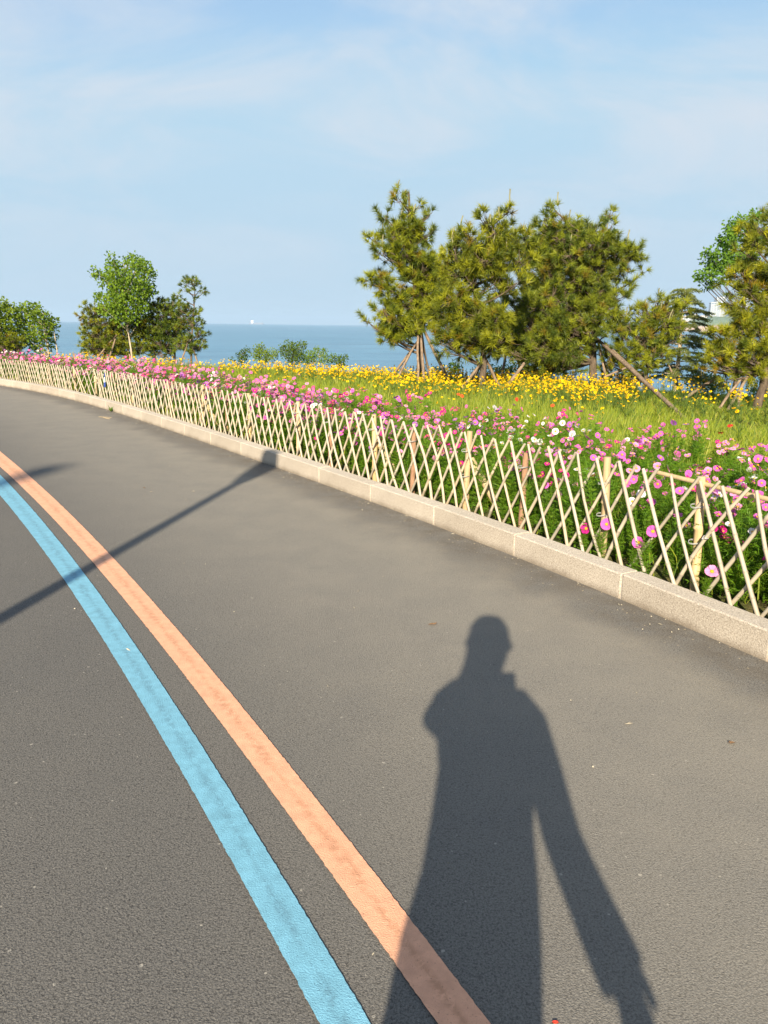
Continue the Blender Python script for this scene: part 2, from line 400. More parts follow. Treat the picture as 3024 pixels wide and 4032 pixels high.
def stripe(name, pl, pr, y0, y1, mat):
    # edges x(y) fitted on both sides, wobbled like rolled-on paint
    ys = np.concatenate([np.arange(y0, .9, .15), np.arange(.9, 3.5, .008), np.arange(3.5, y1, .03)])
    def ev(p, y):
        yc = np.clip(y, 1.1, 7.2); return np.polyval(p, yc) + np.polyval(np.polyder(p), yc) * (y - yc)
    xl = ev(pl, ys); xr = ev(pr, ys); n = len(ys)
    jl = RS.normal(0, .0008, n); jr = RS.normal(0, .0008, n)
    P = np.zeros((n, 3, 3)); P[:, 0, 0] = xl + jl; P[:, 1, 0] = (xl + xr) / 2; P[:, 2, 0] = xr + jr
    P[:, :, 1] = ys[:, None]; P[:, :, 2] = .004
    return sheet(name, ys, np.array([0, .5, 1.0]), 0, mat, uvw=np.array([0, .5, 1.0]), P=P)
# the two stripes run parallel, about 8 cm and 9 cm wide
OC = np.array([0.0004, -0.01704, -0.5134, .8043]); BC = np.array([0.00035, -0.0172, -0.512, .5740])
def widen(p, wd): q_ = p.copy(); q_[3] += wd; q_[2] += math.copysign(.006, wd); return q_
so = stripe('lane_stripe', widen(OC, -.044), widen(OC, .044), -55, 20, M['orange'])
tag(so, 'orange painted line curving along the grey road', kind='structure')
sb = stripe('lane_stripe', widen(BC, -.042), widen(BC, .042), -55, 20, M['blue'])
tag(sb, 'light blue painted line beside the orange one on the road', kind='structure')

KW, KH = .118, .13
bed = MB()
ss = np.concatenate([np.arange(s_of_y(-58), s_of_y(-4), 1.0), np.arange(s_of_y(-4), s_of_y(23), .2)])
p0, T, Nn = kerb_pt(ss, .006); p1, _, _ = kerb_pt(ss, KW - .006)
V = np.zeros((len(ss), 4, 3)); V[:, 0, :2] = p0; V[:, 1, :2] = p0; V[:, 2, :2] = p1; V[:, 3, :2] = p1
V[:, 0, 2] = -.05; V[:, 1, 2] = KH - .005; V[:, 2, 2] = KH - .005; V[:, 3, 2] = -.05
i, j = np.meshgrid(np.arange(len(ss) - 1), np.arange(3), indexing='ij')
bed.add(V, np.stack([i * 4 + j, (i + 1) * 4 + j, (i + 1) * 4 + j + 1, i * 4 + j + 1], -1).reshape(-1, 4))
kerb = bed.build('kerb', M['mortar'], tint=False); tag(kerb, kind='structure')
SL = .815; s_j = s_of_y(3.589)
stone_me = None
k0 = int((s_of_y(-30) - s_j) / SL); k1 = int((s_of_y(22) - s_j) / SL)
stone_vars = []
for v in range(4):
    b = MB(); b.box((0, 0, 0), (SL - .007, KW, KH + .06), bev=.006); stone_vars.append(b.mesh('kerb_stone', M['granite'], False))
for k in range(k0, k1):
    sa, sb_ = s_j + k * SL, s_j + (k + 1) * SL
    pa, _, _ = kerb_pt(np.array([sa]), KW / 2); pb, _, _ = kerb_pt(np.array([sb_]), KW / 2)
    c = (pa[0] + pb[0]) / 2; d = pb[0] - pa[0]
    o = link('kerb_stone', stone_vars[k % 4], kerb)
    o.location = (c[0], c[1], (KH - .06) / 2 + RS.normal(0, .0012)); o.rotation_euler = (RS.normal(0, .004), 0, math.atan2(d[1], d[0]) + RS.normal(0, .002))
# kerb on the far side of the road (outside the photograph)
ob = MB(); pA, _, _ = kerb_pt(ss, -7.6); pB, _, _ = kerb_pt(ss, -7.74)
V = np.zeros((len(ss), 4, 3)); V[:, 0, :2] = pA; V[:, 1, :2] = pA; V[:, 2, :2] = pB; V[:, 3, :2] = pB; V[:, 0, 2] = -.05; V[:, 1, 2] = .12; V[:, 2, 2] = .12; V[:, 3, 2] = -.05
ob.add(V, np.stack([i * 4 + j, (i + 1) * 4 + j, (i + 1) * 4 + j + 1, i * 4 + j + 1], -1).reshape(-1, 4))
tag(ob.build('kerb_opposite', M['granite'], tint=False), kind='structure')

# sea: a disc of rings, fine near the shore
rr = np.concatenate([np.linspace(0, 600, 30), np.geomspace(700, 12000, 24)]); aa = np.linspace(0, 2 * np.pi, 97)[:-1]
V = np.stack([rr[:, None] * np.cos(aa), rr[:, None] * np.sin(aa), np.full((len(rr), 96), SEA_Z)], -1)
i, j = np.meshgrid(np.arange(len(rr) - 1), np.arange(96), indexing='ij')
F = np.stack([i * 96 + j, (i + 1) * 96 + j, (i + 1) * 96 + (j + 1) % 96, i * 96 + (j + 1) % 96], -1).reshape(-1, 4)
tag(MB().add(V, F).build('sea', M['sea'], tint=False), kind='structure')
#PART2
# ------------------------------------------------------------------ bamboo lattice fence
def slat_mesh(seed):
    r = np.random.default_rng(seed); b = MB()
    zs = [0]; 
    nodes = np.cumsum(r.uniform(.14, .30, 6)); nodes = nodes[nodes < .97]
    z_all = [0.0]; rad = [1.0]; tin = []
    for nd in nodes: z_all += [nd - .012, nd, nd + .012]; rad += [1.0, 1.22, .97]
    z_all.append(1.0); rad.append(.93)
    bend = r.normal(0, .012)
    P = np.array([[bend * math.sin(math.pi * z), 0, z] for z in z_all])
    b.tube(P, np.array(rad) * .0098 * (1 - .12 * np.array(z_all)), 6)
    me = b.mesh('slat', M['bamboo'])
    at = me.attributes['tint']; col_ = np.ones((len(me.vertices), 4), np.float32); co = np.zeros(len(me.vertices) * 3, np.float32); me.vertices.foreach_get('co', co)
    zc = co.reshape(-1, 3)[:, 2]; rr_ = np.hypot(co.reshape(-1, 3)[:, 0] - bend * np.sin(np.pi * zc), co.reshape(-1, 3)[:, 1])
    col_[rr_ > .0109, :3] = .62
    at.data.foreach_set('color', col_.ravel()); return me
slats = [slat_mesh(s) for s in range(6)]
def post_mesh(kind):
    b = MB()
    if kind == 'split':
        P = [[0, 0, -.08], [0, 0, .12], [.004, 0, .13], [0, 0, .14], [-.003, 0, .34], [.003, 0, .352], [0, 0, .36], [.004, 0, .60]]
        b.tube(P, [.021, .022, .025, .022, .022, .025, .022, .020], 7); return b.mesh('post', M['bamboo_split'])
    P = [[0, 0, -.08], [.004, 0, .1], [-.004, .003, .3], [.002, 0, .47], [0, 0, .56]]
    b.tube(P, [.019, .020, .018, .019, .017], 8); return b.mesh('post', M['brownwood'])
post_split, post_wood = post_mesh('split'), post_mesh('wood')
def tie_mesh():
    b = MB(); a = np.linspace(0, 2 * np.pi, 13)
    for k in range(2):
        P = np.stack([.026 * np.cos(a), .034 * np.sin(a), .004 * k + .003 * np.cos(a * 2)], -1); b.tube(P, .0014, 4, cap=False)
    return b.mesh('wire_tie', M['wire'])
tie_me = tie_mesh()
def aim(o, a, b_, scale_xy=1.0, roll=0.0):
    a = Vector(a); b_ = Vector(b_); d = b_ - a
    o.location = a; o.rotation_mode = 'QUATERNION'; o.rotation_quaternion = d.to_track_quat('Z', 'Y') @ Quaternion((0, 0, 1), roll)
    o.scale = (scale_xy, scale_xy, d.length)
def ftop(y): return .635 - .011 * max(0, min(10, y - 4))
def fence_section(y0, y1, p, posts, label, run=.285):
    s0, s1 = float(s_of_y(y0)), float(s_of_y(y1))
    c, T, Nn = kerb_pt(np.array([(s0 + s1) / 2]), .17); base = Vector((c[0][0], c[0][1], .09))
    root = empty('bamboo_fence', base); tag(root, label, 'fence', 'bamboo lattice fence panels along the kerb')
    def at3(s, off, z): 
        q_, _, _ = kerb_pt(np.array([s]), off); return Vector((q_[0][0], q_[0][1], z)) - base
    n = max(2, int(round((s1 - s0) / p))); pp = (s1 - s0) / n; r_ = run * (pp / .145) ** .5 if pp < .145 else run * (pp / .145)
    for k in range(n):
        for dirn, off in ((1, .158), (-1, .177)):
            s = s0 + (k + .5 + (.0 if dirn > 0 else .22)) * pp + RS.normal(0, .006)
            zt = ftop(float(np.interp(s, _ks, _ky))) + RS.normal(0, .007); jit = RS.normal(0, .012)
            rd = r_ * (.86 if dirn > 0 else 1.14); a = at3(s - dirn * rd / 2, off + RS.normal(0, .003), .075); b_ = at3(s + dirn * rd / 2 + jit, off + RS.normal(0, .004), zt)
            o = link('slat', slats[RS.integers(6)], root); aim(o, a, b_, RS.uniform(.88, 1.12), RS.uniform(0, 6.28))
    for (yp, kind, lean) in posts:
        s = float(s_of_y(yp)); a = at3(s, .206, .06); b_ = at3(s + lean, .21, ftop(yp) - .015 if kind == 'split' else ftop(yp) - .045)
        o = link('post', post_split if kind == 'split' else post_wood, root)
        o.location = a; d = b_ - a; o.rotation_mode = 'QUATERNION'; o.rotation_quaternion = d.to_track_quat('Z', 'Y'); o.scale = (1, 1, d.length / .58)
        for zt in (.33, .5) if kind == 'split' else (.48,):
            t = link('wire_tie', tie_me, root); t.location = at3(s + lean * (zt - .06) / .55, .19, zt); 
            _, T_, _ = kerb_pt(np.array([s]), 0.); t.rotation_euler = (0, RS.normal(0, .1), math.atan2(T_[0][1], T_[0][0]))
    return root, at3
f1, at1 = fence_section(1.0, 3.60, .152, [(1.9, 'split', .0), (2.65, 'wood', 0), (3.36, 'split', .03)], 'bamboo lattice fence panel with a horizontal top rail at the right edge of the photo')
b = MB(); s_r = [float(s_of_y(v)) for v in (3.63, 3.4, 3.15, 2.8, 2.4)]
P = [list(at1(s, .215, .60 + dz)) for s, dz in zip(s_r, (.012, .005, -.0, .004, 0))]
b.tube(P, [.011, .012, .012, .012, .011], 6); b.build('top_rail', M['bamboo_split'], f1)
fence_section(3.62, 4.72, .15, [(3.88, 'split', .02), (4.45, 'wood', .0)], 'bamboo lattice fence panel with one pale split post and one brown wooden post')
fence_section(4.74, 5.84, .15, [(4.93, 'split', -.01), (5.46, 'wood', 0.0)], 'bamboo lattice fence panel with a leaning bamboo prop behind it')
fence_section(5.82, 6.90, .15, [(5.90, 'split', .02), (6.5, 'wood', 0)], 'fourth bamboo fence panel counted from the right edge, with split bamboo post')
fence_section(6.90, 8.60, .148, [(7.0, 'split', 0), (7.9, 'split', .02), (8.4, 'wood', 0)], 'bamboo fence panel opposite the lamp head shadow on the kerb')
fence_section(8.62, 10.4, .148, [(9.0, 'split', -.02), (9.9, 'wood', .0)], 'bamboo fence panel between the lamp head shadow and the blue and white strip')
fence_section(10.4, 12.5, .135, [(11.2, 'split', 0), (12.45, 'split', -.03)], 'closely spaced bamboo fence panel carrying the blue and white strip')
fence_section(12.6, 13.5, .24, [(12.62, 'split', 0.02), (13.45, 'split', .02)], 'bamboo fence panel pulled wide open into large diamonds', run=.30)
fence_section(13.5, 15.6, .12, [(14.5, 'split', 0)], 'tightly closed bamboo fence panel just left of the wide open one')
fence_section(15.6, 19.0, .13, [(16.6, 'split', 0), (17.8, 'wood', 0)], 'farthest bamboo fence panel at the left edge of the photo')
# props: fat bamboo poles leaning behind the fence
for yp, ln, lab in ((4.93, .30, 'thick short bamboo prop leaning behind the fence near a brown post'), (5.95, .34, 'thick bamboo prop leaning behind the fourth fence panel'), (9.05, .38, 'thick bamboo prop leaning behind the fence by the far flowers')):
    s = float(s_of_y(yp)); a, _, _ = kerb_pt(np.array([s]), .24); c, _, _ = kerb_pt(np.array([s - ln]), .30)
    b = MB(); v = np.array([c[0][0] - a[0][0], c[0][1] - a[0][1], -.36]); 
    P = [v * t for t in (0, .3, .32, .34, .7, .72, .74, 1)]
    b.tube(P, [.023, .024, .027, .024, .024, .027, .024, .024], 9)
    o = b.build('bamboo_prop', M['bamboo_split']); o.location = (a[0][0], a[0][1], .44)
    tag(o, lab, 'bamboo pole', 'bamboo props behind the fence')
# blue and white plastic strip on the fence
b = MB(); 
for k, (c_) in enumerate(((.03, .06, .30), (.75, .78, .85), (.03, .06, .30))):
    z0 = k * .075
    xs = np.linspace(-.022, .022, 4); V = np.array([[x, .006 * math.sin((x * 60) + zz_ * 9), zz_] for zz_ in (z0, z0 + .037, z0 + .075) for x in xs])
    F = [[r_ * 4 + q_, r_ * 4 + q_ + 1, r_ * 4 + q_ + 5, r_ * 4 + q_ + 4] for r_ in range(2) for q_ in range(3)]
    b.add(V, F, 0, c_)
M['plastic'] = leafmat('plastic_strip', (1, 1, 1), .1, .4)
o = b.build('plastic_strip', M['plastic']); pq, Tq, _ = kerb_pt(np.array([float(s_of_y(12.1))]), .142); o.location = (pq[0][0], pq[0][1], .30); o.rotation_euler = (.1, .12, math.atan2(Tq[0][1], Tq[0][0]))
tag(o, 'blue and white plastic strip hanging on the bamboo fence', 'plastic strip')

# ------------------------------------------------------------------ meadow plants
def rot_to(d):
    """matrices whose Z axis is d (n,3) -> (n,3,3) columns x,y,z"""
    d = norm(d); ref = np.where(np.abs(d[:, 2:3]) < .9, np.array([[0, 0, 1.]]), np.array([[1., 0, 0]]))
    x = norm(np.cross(ref, d)); y = np.cross(d, x); return np.stack([x, y, d], -1)
PINKS = {'pale': (.74, .30, .53), 'pink': (.66, .13, .47), 'purple': (.42, .13, .50), 'magenta': (.58, .025, .25), 'white': (.74, .71, .72)}
def cosmos_head_arr(rng, npet=8, rad=.026):
    Vs, Fs, Ts = [], [], []; n = 0; cup = rng.choice([rng.uniform(-.15, .2), rng.uniform(.2, .9)])
    for k in range(npet):
        a = k / npet * 2 * np.pi + rng.normal(0, .06); w_ = rad * .50; c_, s_ = math.cos(a), math.sin(a); dz = rng.normal(0, .10)
        pts = [(.08, 0), (.5, -.36), (.92, -.40), (1.0, -.1), (.95, .03), (1.0, .14), (.9, .42), (.5, .36), (.6, 0)]
        V = []
        for (u, v_) in pts:
            r_ = u * rad * (1 - .25 * max(0, cup)); t = v_ * rad * .95 * (1 - .2 * max(0, cup)); zz_ = r_ * (cup + dz) + abs(v_) * rad * .18 - (u * u) * rad * .08
            V.append((r_ * c_ - t * s_, r_ * s_ + t * c_, zz_))
        Vs.append(V); Fs.append(np.array([[0, 1, 8], [1, 2, 8], [2, 3, 8], [3, 4, 8], [4, 5, 8], [5, 6, 8], [6, 7, 8], [7, 0, 8]]) + n); n += 9
    return np.concatenate([np.array(v) for v in Vs]), np.concatenate(Fs)
def centre_arr(rad=.008, h=.006, k=8):
    a = np.arange(k) / k * 2 * np.pi
    V = np.concatenate([np.stack([rad * np.cos(a), rad * np.sin(a), np.zeros(k)], -1), np.stack([rad * .75 * np.cos(a), rad * .75 * np.sin(a), np.full(k, h)], -1), [[0, 0, h * 1.25]]])
    F = [[i_, (i_ + 1) % k, k + (i_ + 1) % k] for i_ in range(k)] + [[i_, k + (i_ + 1) % k, k + i_] for i_ in range(k)] + [[k + i_, k + (i_ + 1) % k, 2 * k] for i_ in range(k)]
    return V, np.array(F)
def cosmos_plant_arr(rng, h, nst):
    """feathery plant: stems and thread leaves; returns arrays + stem tips with directions"""
    b = MB(); tips = []
    for q_ in range(nst):
        a = rng.uniform(0, 6.28); sp_ = rng.uniform(.02, .12); hh = h * rng.uniform(.78, 1.06)
        P = np.array([[sp_ * t ** 1.5 * math.cos(a) + rng.normal(0, .004), sp_ * t ** 1.5 * math.sin(a) + rng.normal(0, .004), hh * t] for t in (0, .3, .6, .85, 1)])
        b.tube(P, [.0028, .0025, .002, .0016, .0014], 3, 0, (.95, 1.0, .8), cap=False, smooth_=False)
        d = P[-1] - P[-2]; tips.append((P[-1], d / np.linalg.norm(d)))
        nn = int(hh / .026)
        tt = np.linspace(.06, .86, nn)
        base = np.stack([np.interp(tt, (0, .3, .6, .85, 1), P[:, k]) for k in range(3)], -1)
        V, F, Tn = [], [], []
        for bi, bp in enumerate(base):
            for side in (0, math.pi):
                az = bi * 1.57 + side + rng.normal(0, .4); ln = rng.uniform(.05, .10) * (1.15 - .5 * tt[bi]); up = rng.uniform(.25, .8)
                dv = np.array([math.cos(az), math.sin(az), up]); dv /= np.linalg.norm(dv); sd = np.cross(dv, [0, 0, 1]); sd /= np.linalg.norm(sd); nv = np.cross(sd, dv)
                tn = np.array([1, 1, 1]) * rng.uniform(.7, 1.35) * np.array([rng.uniform(.85, 1.2), 1, rng.uniform(.7, 1.1)])
                for f_ in range(9):
                    u = .2 + .8 * f_ / 8; sg = (-1) ** f_; st = bp + dv * ln * u * .8
                    ld = dv * .75 + sd * sg * (.75 if f_ < 8 else 0) + nv * rng.normal(0, .25); l2 = ln * .42 * (1.1 - .5 * u)
                    wv = np.cross(ld, [rng.normal(), rng.normal(), rng.normal()]); wv = wv / (np.linalg.norm(wv) + 1e-6) * .0021
                    k0_ = len(V); V += [st - wv, st + wv, st + ld * l2]; F.append([k0_, k0_ + 1, k0_ + 2]); Tn += [tn] * 3
                k0_ = len(V); wv = sd * .0014; V += [bp - wv, bp + wv, bp + dv * ln]; F.append([k0_, k0_ + 1, k0_ + 2]); Tn += [tn] * 3
        b.add(np.array(V), np.array(F), 0, np.array(Tn))
    return b, tips
SUNV = -np.array(ldir)
cos_vars = []
for v in range(7):
    r_ = np.random.default_rng(100 + v); b, tips = cosmos_plant_arr(r_, r_.uniform(.34, .46), int(r_.integers(3, 6)))
    cos_vars.append((b, tips, b.mesh('cosmos_plant', M['cosleaf'])))
head_vars = [cosmos_head_arr(np.random.default_rng(200 + v)) for v in range(6)]
cenV, cenF = centre_arr()
def head_mesh(hv, colr, name='flower_head'):
    b = MB(); V, F = hv; r0 = np.hypot(V[:, 0], V[:, 1]) / .026
    t = np.array(colr)[None] * (.86 + .18 * np.clip(r0, 0, 1))[:, None]; b.add(V, F, 0, np.clip(t, 0, 1)); return b
head_meshes = {}
for cn, cc in PINKS.items():
    for v, hv in enumerate(head_vars):
        b = head_mesh(hv, cc); b.add(cenV + [0, 0, .002], cenF, 0, (.75, .42, .03)); head_meshes[(cn, v)] = b.mesh('flower_head', M['petal'])
# one petal and one centre for the nearest flowers, whose petals are pieces of their own
def petal_mesh(colr):
    V, F = cosmos_head_arr(np.random.default_rng(5), 1); b = MB(); r0 = np.hypot(V[:, 0], V[:, 1]) / .026
    b.add(V, F, 0, np.clip(np.array(colr)[None] * (.84 + .2 * r0)[:, None], 0, 1)); return b.mesh('petal', M['petal'])
petal_me = {c_: petal_mesh(v) for c_, v in PINKS.items()}
b = MB(); b.add(cenV, cenF, 0, (.75, .42, .03)); cen_me = b.mesh('flower_centre', M['petal'])

def head_dir(rng, up=.5):
    d = SUNV * rng.uniform(-.1, .7) + np.array([0, 0, up + rng.uniform(0, .5)]) + rng.normal(0, .5, 3); return d / np.linalg.norm(d)
def pick_col(rng): return ['pale', 'pink', 'magenta', 'white', 'purple'][rng.choice(5, p=[.22, .44, .17, .09, .08])]
# scatter positions of the cosmos strip
def scatter_strip(rng, n):
    out = []
    while len(out) < n:
        y = rng.uniform(1.0, 21)
        if y > 8 and rng.random() < .35: continue
        s = s_of_y(y); o_ = .24 + (2.1 if y < 6.5 else 1.4) * rng.random() ** 1.15
        if rng.random() < max(0, (o_ - 1.3)) * .55: continue
        p, _, _ = kerb_pt(np.array([float(s)]), o_); x_, y_ = p[0]
        if edge_in(x_, y_) < .2: continue
        out.append((x_, y_, o_))
    return out
rg = np.random.default_rng(21)
cpos = scatter_strip(rg, 1500)
cpos.sort(key=lambda p: math.hypot(p[0], p[1]))
def in_frame(x, y, z=.4):
    zf = y * math.cos(PITCH) - (z - CAM_H) * math.sin(PITCH)
    return zf > .3 and abs(x / zf) < .56 and y > .5
vis = [p for p in cpos if in_frame(p[0], p[1])]; rest = [p for p in cpos if not in_frame(p[0], p[1])]
single = vis[:300]; mass = vis[300:] + rest
PANELS = [(3.6, 'the fence panel with the top rail'), (4.73, 'the panel with pale and brown posts'), (5.82, 'the panel with a leaning prop'), (6.89, 'the fourth fence panel from the right'), (8.61, 'the panel opposite the lamp head shadow'), (99, 'the far fence panels')]
def cos_label(cn, x, y, o_):
    yk = y + o_ * .5; pn = next(n for lim, n in PANELS if y - .45 * o_ < lim)
    row = 'close behind' if o_ < .75 else ('a step behind' if o_ < 1.4 else 'well behind')
    return '%s cosmos plant %s %s' % ({'pale': 'pale pink', 'pink': 'bright pink', 'magenta': 'deep magenta', 'white': 'white', 'purple': 'light purple'}[cn], row, pn)
LAB = {'pale': 'pale pink cosmos plant in the flower bed behind the bamboo fence', 'pink': 'bright pink cosmos plant in the flower bed behind the bamboo fence',
       'magenta': 'deep magenta cosmos plant in the flower bed behind the bamboo fence', 'white': 'white cosmos plant in the flower bed behind the bamboo fence'}
def place_head(me, parent, tip, d, sc_, rng, name='flower_head'):
    o = link(name, me, parent); o.location = tip; o.rotation_mode = 'QUATERNION'
    o.rotation_quaternion = Vector(d).to_track_quat('Z', 'Y') @ Quaternion((0, 0, 1), rng.uniform(0, 6.28)); o.scale = (sc_,) * 3; return o
for n_, (x, y, o_) in enumerate(single):
    b, tips, me = cos_vars[n_ % 7]; rz = rg.uniform(0, 6.28); sc_ = rg.uniform(.8, 1.12) * (1.0 if o_ > .5 else .88)
    pl = link('cosmos_plant', me); pl.location = (x, y, float(ground_h(x, y)) - .01); pl.rotation_euler = (rg.normal(0, .06), rg.normal(0, .06), rz); pl.scale = (sc_,) * 3
    cn = pick_col(rg); lb_ = cos_label(cn, x, y, o_); tag(pl, lb_, 'flower', lb_.replace(' plant', ''))
    Rz = np.array([[math.cos(-rz), -math.sin(-rz), 0], [math.sin(-rz), math.cos(-rz), 0], [0, 0, 1]])
    for k, (tp, td) in enumerate(tips):
        if k > 0 and rg.random() < .25: continue
        d = Rz @ head_dir(rg); hs = rg.uniform(.62, 1.02) / sc_
        if n_ < 34:
            hd = place_head(cen_me, pl, tp, d, hs, rg)
            for q_ in range(8):
                pt = link('petal', petal_me[cn], hd); pt.rotation_euler = (rg.normal(0, .12), rg.normal(-.05, .12), q_ * math.pi / 4 + rg.normal(0, .06)); pt.scale = (rg.uniform(.92, 1.08),) * 3
        else: place_head(head_meshes[(cn, int(rg.integers(6)))], pl, tp, d, hs, rg)
# a few blooms that lean out through the lattice
for yk, of_, cn, sc_, lab in ((3.86, .115, 'pink', .62, 'bright pink bloom leaning out through the lattice by the pale post'), (3.66, .11, 'pink', .50, 'bright pink bloom low in the lattice beside leafy sprig'), (3.60, .115, 'pink', .72, 'large pink bloom in a lattice diamond left of the top rail'),
        (3.98, .12, 'magenta', .45, 'small magenta bloom low in the lattice near the brown post'), (3.28, .12, 'pale', .42, 'pale pink bloom low in the lattice under the top rail')):
    p_, _, _ = kerb_pt(np.array([float(s_of_y(yk))]), of_ + .05); b, tips, me = cos_vars[2]
    pl = link('cosmos_plant', me); pl.location = (p_[0][0], p_[0][1], .08); pl.scale = (sc_,) * 3; tag(pl, lab, 'flower')
    d = norm(np.array([-.55, -.75, .45]) + rg.normal(0, .15, 3)); hd = place_head(cen_me, pl, tips[0][0], d, 1.25 / sc_, rg)
    for q_ in range(8):
        pt = link('petal', petal_me[cn], hd); pt.rotation_euler = (rg.normal(0, .12), rg.normal(-.05, .12), q_ * math.pi / 4 + rg.normal(0, .06))
# the rest of the strip as one mass
mf = MB(); mh = MB()
xtra = []
while len(xtra) < 420:                                # leafy plants not yet in flower, thick behind the near fence
    y_ = rg.uniform(1.0, 9.5); p_, _, _ = kerb_pt(np.array([float(s_of_y(y_))]), .23 + 1.5 * rg.random() ** 1.6); xtra.append((p_[0][0], p_[0][1], -1))
def flat(b):
    V = np.concatenate(b.v); Lp = np.concatenate(b.l); C_ = np.concatenate(b.c); T_ = np.concatenate(b.t)[:, :3]; st = np.concatenate([[0], np.cumsum(C_)[:-1]])
    tri = []
    for s_, c_ in zip(st, C_):
        tri.append(Lp[s_:s_ + 3])
        if c_ == 4: tri.append([Lp[s_], Lp[s_ + 2], Lp[s_ + 3]])
    return V, np.array(tri), T_
cos_flat = [flat(v[0]) for v in cos_vars]
for n_, (x, y, o_) in enumerate(mass + xtra):
    V, F, T_ = cos_flat[n_ % 7]; tips = cos_vars[n_ % 7][1]; rz = rg.uniform(0, 6.28); sc_ = rg.uniform(.8, 1.15) * (1.05 if y > 8 else 1)
    Rm = np.array([[math.cos(rz), -math.sin(rz), 0], [math.sin(rz), math.cos(rz), 0], [0, 0, 1]]) * sc_; p = np.array([x, y, float(ground_h(x, y)) - .01])
    mf.add(V @ Rm.T + p, F, 0, T_)
    if o_ < 0: continue
    cn = pick_col(rg); cc = np.array(PINKS[cn])
    for (tp, td) in tips:
        hv = head_vars[int(rg.integers(6))]; d = head_dir(rg); Rm2 = rot_to(d[None])[0] * rg.uniform(.75, 1.15)
        pos = p + Rm @ tp + np.array([rg.normal(0, .02), rg.normal(0, .02), rg.normal(0, .02)])
        r0 = np.hypot(hv[0][:, 0], hv[0][:, 1]) / .026
        mh.add(hv[0] @ Rm2.T + pos, hv[1], 1, np.clip(cc[None] * (.86 + .18 * np.clip(r0, 0, 1))[:, None], 0, 1))
        mh.add((cenV + [0, 0, .002]) @ Rm2.T + pos, cenF, 1, (.75, .42, .03))
fm = mf.build('cosmos_bed', [M['cosleaf']]); tag(fm, 'feathery green foliage of the massed cosmos bed', 'flower bed', kind='stuff')
hm = mh.build('cosmos_blossom', [M['petal'], M['petal']]); tag(hm, 'massed pink and white cosmos blossom farther along the fence', 'blossom', kind='stuff')

# coreopsis
def cor_zone(x, y):
    e = edge_in(x, y); return np.clip(2.6 + .70 * (x + 3), 2.0, 6.0) - e
def coreopsis_arr(rng):
    b = MB(); tips = []; n = int(rng.integers(2, 4))
    for q_ in range(n):
        a = rng.uniform(0, 6.28); sp_ = rng.uniform(.02, .09); hh = rng.uniform(.30, .42)
        P = np.array([[sp_ * t ** 1.4 * math.cos(a), sp_ * t ** 1.4 * math.sin(a), hh * t] for t in (0, .4, .75, 1)])
        b.tube(P, .0024, 3, 0, (1, 1, .9), cap=False, smooth_=False); tips.append((P[-1], None))
        V, F, T_ = [], [], []
        for f_ in range(10):
            t = rng.uniform(0, .6); bp = np.array([sp_ * t ** 1.4 * math.cos(a), sp_ * t ** 1.4 * math.sin(a), hh * t]); az = rng.uniform(0, 6.28); ln = rng.uniform(.07, .14)
            dv = np.array([math.cos(az), math.sin(az), rng.uniform(.4, 1.2)]); dv /= np.linalg.norm(dv); sd = np.cross(dv, [0, 0, 1]) * .006
            k0_ = len(V); V += [bp, bp + dv * ln * .5 - sd, bp + dv * ln, bp + dv * ln * .5 + sd]; F += [[k0_, k0_ + 1, k0_ + 2], [k0_, k0_ + 2, k0_ + 3]]; T_ += [np.ones(3) * rng.uniform(.7, 1.3)] * 4
        b.add(np.array(V), np.array(F), 0, np.array(T_))
    return b, tips
cor_vars = []
for v in range(5):
    b, tips = coreopsis_arr(np.random.default_rng(300 + v)); cor_vars.append((b, tips, b.mesh('coreopsis_plant', M['corleaf']), flat(b)))
def cor_head(rng):
    V, F = cosmos_head_arr(rng, 8, .0180); return V, F
cor_hv = [cor_head(np.random.default_rng(320 + v)) for v in range(4)]
cor_hm = []
for hv in cor_hv:
    for c_ in ((.84, .62, .006), (.82, .53, .005)):
        b = MB(); b.add(hv[0], hv[1], 0, c_); b.add(cenV * .9 + [0, 0, .002], cenF, 0, (.45, .20, .01)); cor_hm.append(b.mesh('flower_head', M['petal']))
cpts = []
rg2 = np.random.default_rng(31)
while len(cpts) < 2700:
    x = rg2.uniform(-13, 11); y = rg2.uniform(5.5, 22); z_ = cor_zone(x, y)
    if z_ < -1.6 or edge_in(x, y) < .0 or off_kerb(x, y) < 1.9: continue
    pr = np.clip(.10 + z_ * .27, .03, 1)
    if x / y > .325: pr *= .22
    if x < -.5 and z_ < -.7: continue
    if rg2.random() > pr: continue
    cpts.append((x, y))
cpts.sort(key=lambda p: math.hypot(*p))
cvis = [p for p in cpts if in_frame(*p)]; crest = [p for p in cpts if not in_frame(*p)]
